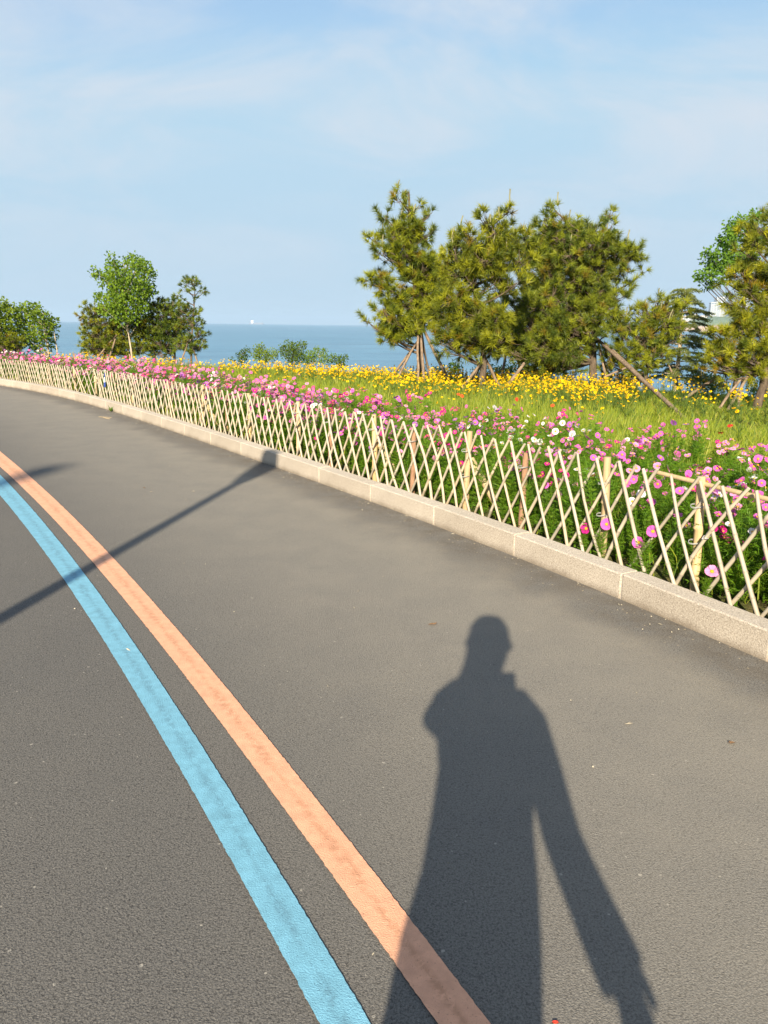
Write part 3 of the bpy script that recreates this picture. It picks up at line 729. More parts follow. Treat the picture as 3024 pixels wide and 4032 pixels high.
for n_, (x, y) in enumerate(cvis[:300]):
    b, tips, me, _ = cor_vars[n_ % 5]; rz = rg2.uniform(0, 6.28); sc_ = rg2.uniform(.85, 1.15)
    pl = link('coreopsis_plant', me); pl.location = (x, y, float(ground_h(x, y)) - .01); pl.rotation_euler = (0, 0, rz); pl.scale = (sc_,) * 3
    lb_ = 'yellow coreopsis plant %s %s' % ('at the near fringe' if cor_zone(x, y) < .8 else 'in the front rows' if cor_zone(x, y) < 1.8 else 'in the back rows', 'left of the leftmost big pine' if x / y < -.005 else 'before the leftmost big pine' if x / y < .085 else 'before the middle pine' if x / y < .19 else 'before the broad pine' if x / y < .30 else 'around the longest stake' if x / y < .40 else 'before the right edge pine')
    tag(pl, lb_, 'flower', lb_.replace(' plant', ''))
    Rz = np.array([[math.cos(-rz), -math.sin(-rz), 0], [math.sin(-rz), math.cos(-rz), 0], [0, 0, 1]])
    for tp, _ in tips: place_head(cor_hm[int(rg2.integers(8))], pl, tp, Rz @ head_dir(rg2, .6), rg2.uniform(.85, 1.2), rg2)
mf = MB(); mh = MB()
for n_, (x, y) in enumerate(cvis[300:] + crest):
    V, F, T_ = cor_vars[n_ % 5][3]; tips = cor_vars[n_ % 5][1]; rz = rg2.uniform(0, 6.28); sc_ = rg2.uniform(.8, 1.15)
    Rm = np.array([[math.cos(rz), -math.sin(rz), 0], [math.sin(rz), math.cos(rz), 0], [0, 0, 1]]) * sc_; p = np.array([x, y, float(ground_h(x, y)) - .01])
    mf.add(V @ Rm.T + p, F, 0, T_); c_ = np.array((.84, .62, .006)) if rg2.random() < .6 else np.array((.82, .53, .005))
    for tp, _ in tips:
        hv = cor_hv[int(rg2.integers(4))]; Rm2 = rot_to(head_dir(rg2, .6)[None])[0] * rg2.uniform(.85, 1.25); pos = p + Rm @ tp
        mh.add(hv[0] @ Rm2.T + pos, hv[1], 0, c_); mh.add(cenV @ Rm2.T + pos, cenF, 0, (.45, .20, .01))
tag(mf.build('coreopsis_foliage', M['corleaf']), 'green foliage under the massed yellow coreopsis', 'foliage', kind='stuff')
tag(mh.build('coreopsis_blossom', M['petal']), 'massed yellow coreopsis blossom along the bluff edge', 'blossom', kind='stuff')

# a few poppies and cornflowers in the grass
for n_, (x, y, c_, lab, cat) in enumerate([(2.05, 9.3, (.75, .10, .03), 'single orange red poppy in the grass before the middle pine', 'poppy'), (1.55, 9.0, (.70, .07, .03), 'dark red poppy left of the orange red one', 'poppy'),
        (.95, 9.9, (.75, .11, .03), 'small red poppy in the grass left of the leftmost pine stakes', 'poppy'), (3.1, 6.9, (.62, .03, .03), 'lone red poppy in the grass below the long leaning stake', 'poppy'),
        (4.35, 8.2, (.10, .16, .62), 'blue cornflower in the grass right of the long stake foot', 'cornflower'), (5.1, 8.9, (.10, .16, .62), 'blue cornflower near the dark gap under the right pine', 'cornflower')]):
    b, tips, me, _ = cor_vars[n_ % 5]; nm = cat + '_plant'
    pl = link(nm, me); pl.location = (x, y, float(ground_h(x, y)) - .01); tag(pl, lab, 'flower')
    bb = MB(); V, F = cosmos_head_arr(np.random.default_rng(n_), 6 if cat == 'poppy' else 9, .034 if cat == 'poppy' else .022); bb.add(V, F, 0, c_); bb.add(cenV * .8, cenF, 0, (.05, .05, .02)); hmz = bb.mesh('flower_head', M['petal'])
    for tp, _ in tips[:2]: place_head(hmz, pl, tp, head_dir(rg2), .72, rg2)

# grass
def grass(n, seed):
    r = np.random.default_rng(seed); pts = []
    x = r.uniform(-16, 13, n * 4); y = r.uniform(.6, 26, n * 4); o_ = off_kerb(x, y); e = edge_in(x, y)
    vis_ = (o_ > .22) & (e > -2.5) & (np.abs(x) < .64 * y + 1.0)
    strip = np.clip(1 - (o_ - .2) / 1.6, 0, 1)
    keep = vis_ & ((np.hypot((x - 4.9) / 1.0, (y - 10.9) / .5) > 1) | (r.random(n * 4) < .15)) & (r.random(n * 4) < (1 - .72 * strip) * np.where(e < 0, .6, 1)); x = x[keep][:n]; y = y[keep][:n]; n = len(x); o_ = o_[keep][:n]; e = e[keep][:n]
    z = ground_h(x, y) - .01
    clump = .5 + .5 * np.sin(x * 2.3 + 1.3 * np.sin(y * 1.9)) * np.sin(y * 2.7 + np.cos(x * 3.1))
    shade = np.where(x > 4.5, smooth(8.5, 11.0, y), 0)           # low cropped growth under the right-hand pine
    H = (.14 + .16 * r.random(n) + .07 * clump) * np.where(o_ < 1.2, .75, 1.0) * (1 - .45 * shade) * (1 - .4 * smooth(.26, .34, x / y) * smooth(6, 8, y))
    W = .0035 + .0011 * np.hypot(x, y) * .55
    a = r.uniform(0, 6.28, n); ln = r.uniform(.02, .13, n); b_ = r.uniform(0, 6.28, n)
    P0 = np.stack([x, y, z], -1); sd = np.stack([np.cos(a), np.sin(a), 0 * a], -1) * W[:, None]
    le = np.stack([np.cos(b_), np.sin(b_), 0 * a], -1) * ln[:, None]; up = np.array([0, 0, 1.])
    P1 = P0 + le * .3 + up * (H * .55)[:, None]; P2 = P0 + le + up * H[:, None]
    V = np.stack([P0 - sd * .5, P0 + sd * .5, P1 - sd * .5, P1 + sd * .5, P2], 1)
    k = np.arange(n)[:, None] * 5
    F = np.concatenate([k + [0, 1, 3], k + [0, 3, 2], k + [2, 3, 4]])
    f = r.random(n); dry = (r.random(n) < .10)
    pat = .5 + .5 * np.sin(x * 3.7 + 2 * np.sin(y * 2.9)) * np.sin(y * 4.3 + 1.7 * np.cos(x * 2.2)); T_ = np.stack([.62 + .60 * f + .25 * clump * pat, .70 + .42 * f + .18 * clump * pat, .6 + .7 * f], -1); T_[dry] = [1.7, 1.25, 3.0]
    T_[(r.random(n) < .12)] = [.7, .85, 2.0]
    T_ = np.repeat(T_[:, None], 5, 1).reshape(-1, 3)
    return MB().add(V, F, 0, T_)
tag(grass(150000, 41).build('meadow_grass', M['grass']), 'tall yellow green meadow grass between the flower strips', 'grass', kind='stuff')
#PART3
# ------------------------------------------------------------------ trees
# foliage masses of each tree in metres from its foot: (sideways, up, radius)
CL = {
  'A': [(-0.385,3.756,0.123),(-0.457,3.563,0.163),(-0.266,3.388,0.146),(-0.042,3.497,0.116),(-0.697,3.242,0.154),(0.15,3.322,0.132),(-0.259,3.033,0.331),(-0.522,2.886,0.295),(0.085,2.929,0.229),(-0.939,2.845,0.17),(-0.746,2.594,0.223),(-0.288,2.563,0.316),(-0.972,2.153,0.18),(-0.74,2.045,0.282),(-0.397,2.27,0.187),(-0.506,1.862,0.283),(0.024,2.311,0.318),(-0.734,1.523,0.21),(-1.024,1.332,0.1),(-0.499,1.376,0.325),(-0.651,1.07,0.254),(-0.338,1.074,0.289),(0.112,1.832,0.378),(0.335,2.131,0.338),(0.044,1.457,0.343),(-0.232,1.679,0.304),(0.441,2.462,0.283),(-0.146,1.228,0.23)],
  'B': [(-0.547,2.399,0.244),(-0.428,2.774,0.146),(-0.077,2.994,0.174),(0.31,3.091,0.145),(-0.291,2.621,0.255),(0.065,2.749,0.27),(0.292,2.783,0.191),(-0.081,2.31,0.338),(0.245,2.408,0.321),(-0.439,2.147,0.285),(-0.266,1.958,0.228),(0.559,2.693,0.21),(0.514,2.316,0.283),(0.133,1.963,0.228),(-0.523,1.699,0.311),(-0.718,1.502,0.25),(-0.212,1.443,0.297),(0.16,1.383,0.314),(-0.506,1.178,0.315),(-0.2,1.116,0.349),(0.176,1.022,0.3),(-0.634,0.979,0.247),(-0.022,0.92,0.221),(-0.325,0.85,0.168),(0.466,1.967,0.228)],
  'C': [(-1.031,3.384,0.168),(-1.167,3.133,0.242),(-0.926,2.921,0.317),(-0.637,3.139,0.213),(-0.585,2.925,0.28),(-0.219,3.108,0.242),(0.065,3.343,0.153),(0.009,3.093,0.169),(-0.344,2.747,0.351),(-0.75,2.561,0.353),(-1.214,2.665,0.319),(-1.078,2.302,0.355),(0.118,2.68,0.315),(0.391,2.611,0.297),(0.632,2.686,0.148),(0.712,2.85,0.096),(-0.159,2.313,0.392),(0.336,2.355,0.299),(-0.606,2.124,0.357),(-0.974,1.86,0.359),(0.817,2.324,0.12),(-0.125,1.87,0.359),(0.26,1.875,0.249),(-0.573,1.641,0.361),(-1.231,1.633,0.334),(-0.941,1.336,0.401),(-1.365,1.255,0.337),(-0.467,1.228,0.364),(-0.097,1.496,0.305),(-1.109,0.877,0.406),(-0.634,0.805,0.387),(-0.286,0.886,0.213),(-1.418,0.796,0.302),(-1.009,0.531,0.331),(-0.537,0.536,0.257)],
  'E': [(-0.276,2.944,0.161),(-0.464,2.82,0.152),(-0.238,2.647,0.198),(-0.528,2.591,0.153),(-0.316,2.382,0.181),(-0.606,2.165,0.155),(-0.397,2.131,0.192),(-0.177,2.17,0.2),(-0.706,2.056,0.101),(-0.534,1.878,0.156),(-0.286,1.845,0.184),(-0.701,1.694,0.111),(-0.117,1.701,0.185),(-0.4,1.552,0.195),(-0.134,1.39,0.205),(-0.563,1.33,0.159),(-0.312,1.296,0.187),(-0.45,1.183,0.187),(-0.773,1.179,0.15),(-0.93,1.214,0.079),(-0.151,1.075,0.207),(-0.614,0.957,0.189),(-0.839,0.917,0.189),(-1.005,0.859,0.125),(-0.354,0.867,0.208),(-0.008,0.852,0.189),(-0.775,0.692,0.144),(-0.478,0.62,0.19),(-0.185,0.586,0.19),(-0.653,0.466,0.126),(-1.059,0.651,0.084),(-0.051,2.912,0.214),(0.037,2.527,0.234),(0.131,2.102,0.255),(0.151,1.668,0.259),(0.194,1.209,0.243),(0.231,0.78,0.227),(0.254,2.706,0.233),(0.359,2.212,0.255),(0.41,1.708,0.258),(0.44,1.212,0.243),(-0.189,3.118,0.124),(-0.005,3.12,0.16),(0.525,2.356,0.217),(0.615,1.855,0.221),(0.642,1.399,0.205)],
  'D': [(-0.246,1.659,0.162),(-0.367,1.529,0.119),(-0.054,1.49,0.185),(0.204,1.792,0.162),(0.335,1.581,0.206),(0.155,1.385,0.229),(0.553,1.604,0.134),(0.704,1.745,0.112),(-0.024,1.167,0.219),(-0.259,1.056,0.219),(-0.503,1.313,0.175),(0.186,1.061,0.219),(0.006,0.841,0.221),(0.213,0.778,0.168),(-0.233,0.773,0.188),(-0.494,0.944,0.132),(-0.559,0.659,0.133),(-0.059,0.577,0.155)],
  'F': [(-0.863,2.836,0.113),(-0.751,2.699,0.155),(-0.558,3.113,0.14),(-0.435,3.296,0.153),(-0.327,3.388,0.153),(-0.126,3.503,0.153),(0.057,3.572,0.129),(-0.884,2.374,0.133),(-0.696,2.422,0.18),(-0.547,2.609,0.179),(-0.719,2.201,0.105),(-0.448,2.795,0.2),(-0.529,2.238,0.105),(-0.358,3.047,0.187),(-0.143,3.254,0.186),(-0.191,2.66,0.212),(0.108,3.166,0.21),(-0.949,2.303,0.071),(0.034,2.8,0.211)],
  'G': [(-0.101,2.774,0.171),(0.16,2.704,0.237),(0.424,2.671,0.178),(-0.268,2.554,0.208),(-0.653,2.495,0.164),(-0.554,2.295,0.179),(-0.754,2.421,0.09),(-0.373,2.151,0.285),(-0.014,2.375,0.313),(0.33,2.379,0.276),(0.53,2.527,0.134),(0.153,2.01,0.357),(0.462,2.05,0.218),(-0.281,1.82,0.286),(-0.545,1.891,0.173),(-0.754,1.925,0.098),(0.014,1.638,0.359),(0.322,1.641,0.219),(0.577,2.052,0.12),(-0.341,1.522,0.25),(-0.119,1.375,0.251),(0.154,1.415,0.175),(-0.49,1.595,0.174)],
  'L1': [(-0.509,1.569,0.205),(-0.278,1.572,0.182),(-0.067,1.35,0.221),(0.135,1.24,0.168),(-0.384,1.271,0.289),(-0.709,1.117,0.29),(-0.095,1.049,0.252),(0.185,1.147,0.122),(-0.428,0.818,0.253),(-0.077,0.822,0.215),(0.022,0.633,0.131),(-0.661,0.815,0.223),(-0.333,0.591,0.139),(-0.756,1.417,0.19)],
  'L2': [(0.159,1.703,0.141),(0.03,1.556,0.208),(0.246,1.449,0.246),(0.143,1.19,0.262),(-0.115,1.261,0.299),(-0.159,1.553,0.26),(-0.448,1.33,0.335),(-0.375,0.962,0.338),(-0.002,0.893,0.263),(0.363,1.119,0.172),(-0.68,0.959,0.3)],
  'S1': [(-0.208,1.633,0.147),(-0.344,1.403,0.186),(-0.059,1.521,0.186),(-0.198,1.252,0.218),(-0.298,0.982,0.219),(-0.405,0.632,0.189),(-0.445,0.826,0.11),(0.18,1.562,0.139),(0.115,1.217,0.218),(0.056,0.947,0.258),(-0.126,0.635,0.298),(0.104,0.521,0.26),(0.28,0.757,0.227),(-0.072,0.83,0.235)],
  'S2': [(-0.293,0.987,0.252),(-0.362,1.142,0.181),(-0.162,1.144,0.22),(-0.144,0.833,0.237),(-0.085,0.52,0.231),(-0.32,0.596,0.238),(-0.559,0.632,0.198)],
  'S3': [(-0.347,1.227,0.258),(-0.282,0.996,0.259),(-0.222,0.686,0.26),(-0.426,0.606,0.221),(-0.479,1.033,0.18),(-0.114,1.153,0.196)],
  'S4': [(-0.331,1.734,0.218),(-0.095,1.698,0.226),(-0.459,1.579,0.148),(-0.269,1.428,0.297),(0.011,1.469,0.188),(-0.364,1.156,0.299),(-0.129,1.081,0.299),(-0.538,0.92,0.221),(-0.306,0.767,0.301),(0.035,1.161,0.22),(0.099,0.85,0.221),(-0.48,0.529,0.191),(-0.159,0.533,0.191)],
  'S5': [(0.123,2.265,0.165),(-0.031,2.227,0.097),(-0.112,2.134,0.113),(-0.275,1.948,0.113),(0.344,2.066,0.128),(0.458,2.049,0.06),(0.112,2.026,0.083),(-0.169,1.764,0.121),(0.179,1.824,0.091),(0.014,1.58,0.152),(0.223,1.508,0.137),(-0.109,1.43,0.167),(-0.215,1.615,0.114),(0.114,1.245,0.206),(0.269,1.247,0.099),(-0.161,1.166,0.176),(-0.059,0.865,0.215),(0.257,0.983,0.146),(0.245,0.717,0.177),(0.047,0.638,0.177),(-0.223,0.711,0.177)],
  'S6': [(-0.186,0.826,0.246),(-0.053,0.643,0.18),(-0.352,0.676,0.224),(-0.254,0.529,0.225),(-0.545,0.637,0.224)],
  'H0': [(-3.428,0.584,0.128),(-3.546,0.583,0.076),(-3.331,0.695,0.058),(-3.432,0.468,0.14),(-3.699,0.436,0.07)],
  'H1': [(-3.011,0.733,0.116),(-3.104,0.588,0.158),(-2.987,0.532,0.187),(-2.81,0.534,0.187),(-2.661,0.593,0.099)],
  'H2': [(-2.481,0.74,0.099),(-2.334,0.77,0.145),(-2.158,0.686,0.215),(-2.009,0.817,0.087),(-2.279,0.54,0.245),(-2.514,0.595,0.088),(-2.073,0.514,0.164)],
  'H3': [(-1.806,0.575,0.158),(-1.658,0.692,0.099),(-1.481,0.636,0.105),(-1.837,0.429,0.164),(-1.571,0.491,0.134),(-1.438,0.463,0.129)],
  'H4': [(-1.276,0.494,0.105),(-1.158,0.437,0.158),(-1.01,0.497,0.099),(-1.069,0.351,0.106)],
}
CL['C'] += [(0.207,1.575,0.256),(0.402,2.025,0.192),(0.157,1.235,0.234),(0.088,1.611,0.271),(-0.269,1.192,0.234),(-1.549,1.779,0.27),(-1.653,1.553,0.31),(-1.63,1.1,0.312),(-1.732,0.792,0.235)]
CL['D'] += [(-0.602,1.161,0.178),(-0.734,1.418,0.146),(-0.574,0.834,0.179),(-0.783,0.656,0.179),(-0.89,0.874,0.147),(0.449,1.324,0.177),(0.431,1.064,0.147),(-0.653,0.437,0.157),(-0.271,0.441,0.157)]
def CLz(n, x, y): return [(a, z + .02 - float(ground_h(x, y)), r) for a, z, r in CL[n]]
def needles(b, P, D, n, ln, w_, rng, tint, spread=(15, 78), shoot=.07):
    """tufts at points P (T,3) pointing along D (T,3): n needles each"""
    T_ = len(P); R3 = rot_to(D)
    th = np.radians(rng.uniform(spread[0], spread[1], (T_, n))); ph = rng.uniform(0, 6.283, (T_, n)); u = rng.random((T_, n))
    loc = np.stack([np.sin(th) * np.cos(ph), np.sin(th) * np.sin(ph), np.cos(th)], -1)
    nd = np.einsum('tij,tnj->tni', R3, loc); base = P[:, None] + D[:, None] * (u * shoot)[..., None]
    L_ = ln * rng.uniform(.75, 1.1, (T_, n)); sd = norm(np.cross(nd, rng.normal(size=(T_, n, 3)))) * w_ / 2
    V = np.stack([base - sd, base + sd, base + nd * L_[..., None] + np.array([0, 0, -.008])], 2).reshape(-1, 3)
    F = np.arange(len(V)).reshape(-1, 3)
    tt = np.repeat(tint[:, None], n * 3, 1).reshape(T_, n, 3, 3) * rng.uniform(.82, 1.18, (T_, n, 1, 1))
    b.add(V, F, 0, tt.reshape(-1, 3))
def candle_mesh():
    b = MB(); b.tube([[0, 0, 0], [0, 0, .6], [.01, 0, .93], [.01, 0, 1.0]], [.012, .011, .011, .016], 6); return b.mesh('shoot', M['candle'])
candle_me = candle_mesh()
def pine(name, label, base, cl, trunk, tr=.055, seed=0, dens=20, ln=.14, nn=46, depth=.5, split=True, shoots=12, tone=(1, 1, 1), twice=True, wid=.011, group=None, shrink=.035, thick=.31, squash=(1, 1, .8)):
    rng = np.random.default_rng(seed); root = empty(name, base); tag(root, label, 'tree', group)
    trunk = np.array(trunk, float); trunk[trunk[:, 2] > 0, 2] *= (max(c[1] for c in cl) - .04) / trunk[-1, 2]; tb = MB(); tt = np.linspace(0, 1, 14); zs = trunk[:, 2]; zz_ = zs[0] + (zs[-1] - zs[0]) * tt
    TP = np.stack([np.interp(zz_, zs, trunk[:, 0]), np.interp(zz_, zs, trunk[:, 1]), zz_], -1); TP[1:-1, :2] += rng.normal(0, tr * .22, (12, 2))
    tb.tube(TP, tr * (1.15 - .85 * tt), 9); tb.build('trunk', M['pinebark'], root)
    lz = np.array([c[1] for c in cl]); lx = np.array([c[0] for c in cl]); cx_ = (lx.min() + lx.max()) / 2; hw = (lx.max() - lx.min()) / 2 + .1
    crown_n, crown_l = MB(), MB(); tops = []
    for (x, z, r) in cl:
        axx = np.interp(z, zs, trunk[:, 0]); dd = depth * hw * math.sqrt(max(.08, 1 - min(1, abs(x - cx_) / hw) ** 2))
        reps = (-1, -.35, .4, 1) if r > thick else (-1, 1) if (twice and r > .13) else (rng.choice([-1, 1]),)
        for sg in reps:
            c = np.array([x + rng.normal(0, r * .12) * (sg > 0), sg * dd * rng.uniform(.15, .95), z + rng.normal(0, r * .15) * (sg > 0)])
            hd = math.hypot(c[0] - axx, c[1]); za = np.clip(z - .45 * hd - .05, zs[0] + .22 * (zs[-1] - zs[0]), zs[-1] - .03)
            A = np.array([np.interp(za, zs, trunk[:, 0]), np.interp(za, zs, trunk[:, 1]), za])
            lb = MB() if split else crown_l; nb = MB() if split else crown_n
            t = np.linspace(0, 1, 6)[:, None]; mid = (A + c) / 2 + np.array([0, 0, -.12 * hd]) + rng.normal(0, .05 * hd + .01, 3)
            Q = (1 - t) ** 2 * A + 2 * t * (1 - t) * mid + t * t * c
            r0 = min(tr * .5, .012 + .018 * hd); lb.tube(Q, r0 * (1 - .72 * t[:, 0]), 5, cap=False)
            n = max(3, int(dens * (r / .3) ** 2)); dr = norm(rng.normal(size=(n, 3))); rp_ = max(.05, r - shrink)
            rad = rp_ * rng.uniform(.35, 1.0, (n, 1)) ** .7; P = c + dr * rad * np.array(squash)
            D = norm(dr * .8 + np.array([0, 0, .55]) + rng.normal(0, .22, (n, 3)))
            for p, d in zip(P, D):
                s0 = Q[rng.integers(3, 6)]; m_ = (s0 + p) / 2 + np.array([0, 0, -.03]); lb.tube(np.stack([s0, m_, p + d * .05]), [.0055, .0045, .0035], 3, cap=False, smooth_=False)
            sel = np.where((rng.random(n) < .12) & (P[:, 2] < max(lz) - .35))[0]      # long shoots that stand out of the outline
            if len(sel) and shrink > 0:
                ex = [P[sel] + norm(D[sel] + np.array([0, 0, .15])) * s_ for s_ in (.075, .15)]
                for p, d in zip(P[sel], norm(D[sel] + np.array([0, 0, .15]))): lb.tube(np.stack([p, p + d * .2]), [.005, .004], 3, cap=False, smooth_=False)
                P = np.concatenate([P] + ex); D = np.concatenate([D] + [norm(D[sel] + np.array([0, 0, .15]))] * 2); n = len(P)
            f = rng.random((n, 1)) ** 1.25; tint = np.array([[.42, .54, .7]]) * (1 - f) + np.array([[1.8, 1.66, .9]]) * f; br = rng.random(n) < .05; tint[br] = [1.3, .85, .8]
            needles(nb, P, D, nn, ln, wid, rng, tint * np.array(tone)); tops += [(p, d) for p, d in zip(P, D) if p[2] > c[2] + r * .35]
            if split:
                bo = lb.build('branch', M['pinebark'], root); nb.build('needles', M['needle'], bo)
    if not split:
        bo = crown_l.build('branches', M['pinebark'], root); co = crown_n.build('crown', M['needle'], root)
    if shoots:
        tops.sort(key=lambda a: -a[0][2]); pool = tops[:int(len(tops) * .4)]; k = max(1, len(pool) // shoots)
        for p, d in pool[::k][:shoots]:
            o = link('shoot', candle_me, root); o.location = p + d * .05; o.rotation_euler = (rng.normal(0, .1), rng.normal(0, .1), 0); h_ = rng.uniform(.10, .26); o.scale = (1, 1, h_)
    return root
def broad(name, label, base, cl, trunk, tr=.03, seed=0, leaf=.055, n0=60, depth=.8, tone=(1, 1, 1), barkm='palebark', group=None, stems=None, droop=.5):
    rng = np.random.default_rng(seed); root = empty(name, base); tag(root, label, 'tree' if 'shrub' not in name else 'shrub', group)
    trunk = np.array(trunk, float); trunk[trunk[:, 2] > 0, 2] *= (max(c[1] for c in cl) - .1) / trunk[-1, 2]; zs = trunk[:, 2]
    b = MB(); b.tube(trunk, np.linspace(tr, tr * .35, len(trunk)), 8); b.build('trunk', M[barkm], root)
    for st in (stems or []):
        b = MB(); b.tube(np.array(st, float), np.linspace(tr * .8, tr * .3, len(st)), 7); b.build('trunk', M[barkm], root)
    lx = np.array([c[0] for c in cl]); cx_ = (lx.min() + lx.max()) / 2; hw = (lx.max() - lx.min()) / 2 + .1; lb = MB(); nb = MB()
    for (x, z, r) in cl:
        dd = depth * hw * math.sqrt(max(.05, 1 - min(1, abs(x - cx_) / hw) ** 2))
        for sg in (-1, 1):
            c = np.array([x + rng.normal(0, r * .15), sg * dd * rng.uniform(.1, .95), z + rng.normal(0, r * .12)]); hd = math.hypot(c[0] - np.interp(z, zs, trunk[:, 0]), c[1])
            za = np.clip(z - .9 * hd, zs[0] + .25 * (zs[-1] - zs[0]), zs[-1]); A = np.array([np.interp(za, zs, trunk[:, 0]), np.interp(za, zs, trunk[:, 1]), za])
            t = np.linspace(0, 1, 5)[:, None]; mid = (A + c) / 2 + rng.normal(0, .06 * hd + .005, 3); Q = (1 - t) ** 2 * A + 2 * t * (1 - t) * mid + t * t * c
            lb.tube(Q, (.006 + .010 * hd) * (1 - .75 * t[:, 0]), 4, cap=False)
            n = max(12, int(2.1 * n0 * (r / .25) ** 2)); P = c + norm(rng.normal(size=(n, 3))) * r * rng.uniform(.15, 1.05, (n, 1)) ** .6
            dv = norm(rng.normal(size=(n, 3)) * .8 + np.array([0, 0, -droop]) + (P - c) / r * .6); sd = norm(np.cross(dv, rng.normal(size=(n, 3)))); L_ = leaf * rng.uniform(.7, 1.25, (n, 1)); nv = np.cross(sd, dv)
            V = np.stack([P, P + dv * L_ * .42 + sd * L_ * .36 + nv * L_ * .06, P + dv * L_, P + dv * L_ * .42 - sd * L_ * .36 + nv * L_ * .06], 1).reshape(-1, 3); k = np.arange(n)[:, None] * 4
            f = rng.random((n, 1)); ti = (np.array([[.75, .85, .8]]) * (1 - f) + np.array([[1.3, 1.22, 1.0]]) * f) * np.array(tone); ti = np.repeat(ti, 4, 0)
            nb.add(V, np.concatenate([k + [0, 1, 2], k + [0, 2, 3]]), 0, ti)
    lb.build('branches', M[barkm], root); nb.build('crown', M['leaf'], root); return root

def gz(x, y): return float(ground_h(x, y))
pine('pine_tree', 'tall pine with a thin sparse top, leftmost of the big pine clump', (.66, 15.5, gz(.66, 15.5)), CLz('A', .66, 15.5), [(0, 0, -.1), (.02, 0, 1.2), (-.12, 0, 2.3), (-.25, 0, 3.3), (-.27, 0, 4.05)], .062, 1, tone=(1.12, 1.1, .9), shoots=14)
pine('pine_tree', 'middle pine of the big clump, its pale lower trunk rising from yellow flowers', (1.66, 13.4, gz(1.66, 13.4)), CLz('B', 1.66, 13.4), [(0, 0, -.1), (.0, 0, .9), (-.14, .1, 1.6), (-.22, .2, 2.2), (.05, .2, 2.7), (.12, .2, 3.05)], .055, 2, tone=(1.05, 1.0, .9), shoots=30)
pine('pine_tree', 'broad pine at the right of the big clump with a long stake leaning on it', (4.1, 15.5, gz(4.1, 15.5)), CLz('C', 4.1, 15.5), [(0, 0, -.1), (0, 0, 1.1), (.05, 0, 2.0), (-.1, 0, 2.8), (.05, 0, 3.45)], .075, 3, tone=(.92, .95, 1.05), shoots=30)
pine('pine_tree', 'large pine cut off by the right edge of the photo', (6.30, 13.1, gz(6.3, 13.1)), CLz('E', 6.3, 13.1), [(-.02, 0, -.1), (.10, 0, .9), (.28, 0, 1.8), (.35, 0, 2.8), (.35, 0, 3.3)], .07, 4, tone=(1.22, 1.12, .85), shoots=12, dens=24, ln=.14, thick=.24)
pine('pine_tree', 'low bushy pine in front of the grey green cedar, beside the broad pine', (5.1, 15.3, gz(5.1, 15.3)), CLz('D', 5.1, 15.3), [(0, 0, -.1), (0, 0, .5), (.05, 0, 1.1), (.1, 0, 1.75)], .04, 5, tone=(1.02, 1.02, .95), shoots=8, dens=24, thick=.26)

def cedar(base, h, seed):
    rng = np.random.default_rng(seed); root = empty('cedar_tree', base); tag(root, 'grey green cedar with flat layered branches behind the low bushy pine', 'tree')
    b = MB(); b.tube([[0, 0, -.3], [.02, 0, h * .4], [-.01, 0, h * .8], [0, 0, h]], [.05, .038, .018, .004], 8); b.build('trunk', M['palebark'], root)
    k = 0
    for z in np.linspace(.30, h * .97, 21):
        for q_ in range(3):
            a = k * 2.4 + rng.normal(0, .3); k += 1; ln = (1.15 * (1 - z / h) ** .6 + .12) * rng.uniform(.7, 1.1)
            t = np.linspace(0, 1, 7); rise = rng.uniform(.05, .3)
            Q = np.stack([ln * t * math.cos(a), ln * t * math.sin(a), z + ln * (rise * t - .34 * t * t)], -1); lb = MB(); lb.tube(Q, .011 * (1 - .8 * t), 4, cap=False); nb = MB(); P, D = [], []
            for u in np.linspace(.22, 1, int(5 + 13 * ln)):
                p = np.array([np.interp(u, t, Q[:, q2]) for q2 in range(3)]); dv = np.array([math.cos(a), math.sin(a), .0])
                for sg in (-1, 1):
                    sd = np.array([-math.sin(a), math.cos(a), 0]) * sg; d = norm(dv * .6 + sd * (1.1 - .8 * u) + np.array([0, 0, rng.normal(-.1, .15)])); l2 = rng.uniform(.06, .18) * (1.1 - .5 * u)
                    for v in np.arange(.02, l2 + .02, .034): P.append(p + d * v + np.array([0, 0, -.25 * v * v / max(l2, .05)])); D.append(norm(d * .5 + np.array([0, 0, .6])))
            P = np.array(P); D = np.array(D); f = rng.random((len(P), 1)); needles(nb, P, D, 11, .05, .011, rng, np.array([[.8, .88, .95]]) * (1 - f) + np.array([[1.3, 1.25, 1.1]]) * f, (10, 85), .02)
            bo = lb.build('branch', M['palebark'], root); nb.build('needles', M['cedar'], bo)
cedar((5.95, 16.0, gz(5.95, 16.0)), 2.12, 6)

broad('broadleaf_tree', 'fresh green broadleaf tree rising behind the large right edge pine', (7.6, 17.0, gz(7.6, 17.0)), CLz('F', 7.6, 17.0), [(0, 0, -.3), (.05, 0, 1.2), (0, 0, 2.2), (.1, 0, 3.2)], .05, 7, .07, 105, .7, tone=(.85, 1.1, 1.1), barkm='pinebark')
broad('poplar_tree', 'young pale stemmed tree with a rounded bright green crown among small pines', (-6.46, 20.0, gz(-6.46, 20.0)), CLz('G', -6.46, 20.0), [(0, 0, -.1), (-.03, 0, .6), (-.09, 0, 1.2), (-.1, 0, 2.0), (-.08, 0, 2.75)], .026, 8, .07, 80, .85, tone=(1.05, 1.15, .8), droop=.9)
kw = dict(shrink=.0, squash=(1.3, 1.3, .6), split=False, shoots=0, nn=34, ln=.095, wid=.0135, dens=40, depth=.6)
pine('pine_tree', 'small ragged pine left of the pale stemmed young tree', (-7.35, 20.4, gz(-7.35, 20.4)), CLz('S1', -7.35, 20.4), [(0, 0, -.1), (.02, 0, .6), (0, 0, 1.2), (-.1, 0, 1.68)], .03, 9, **kw)
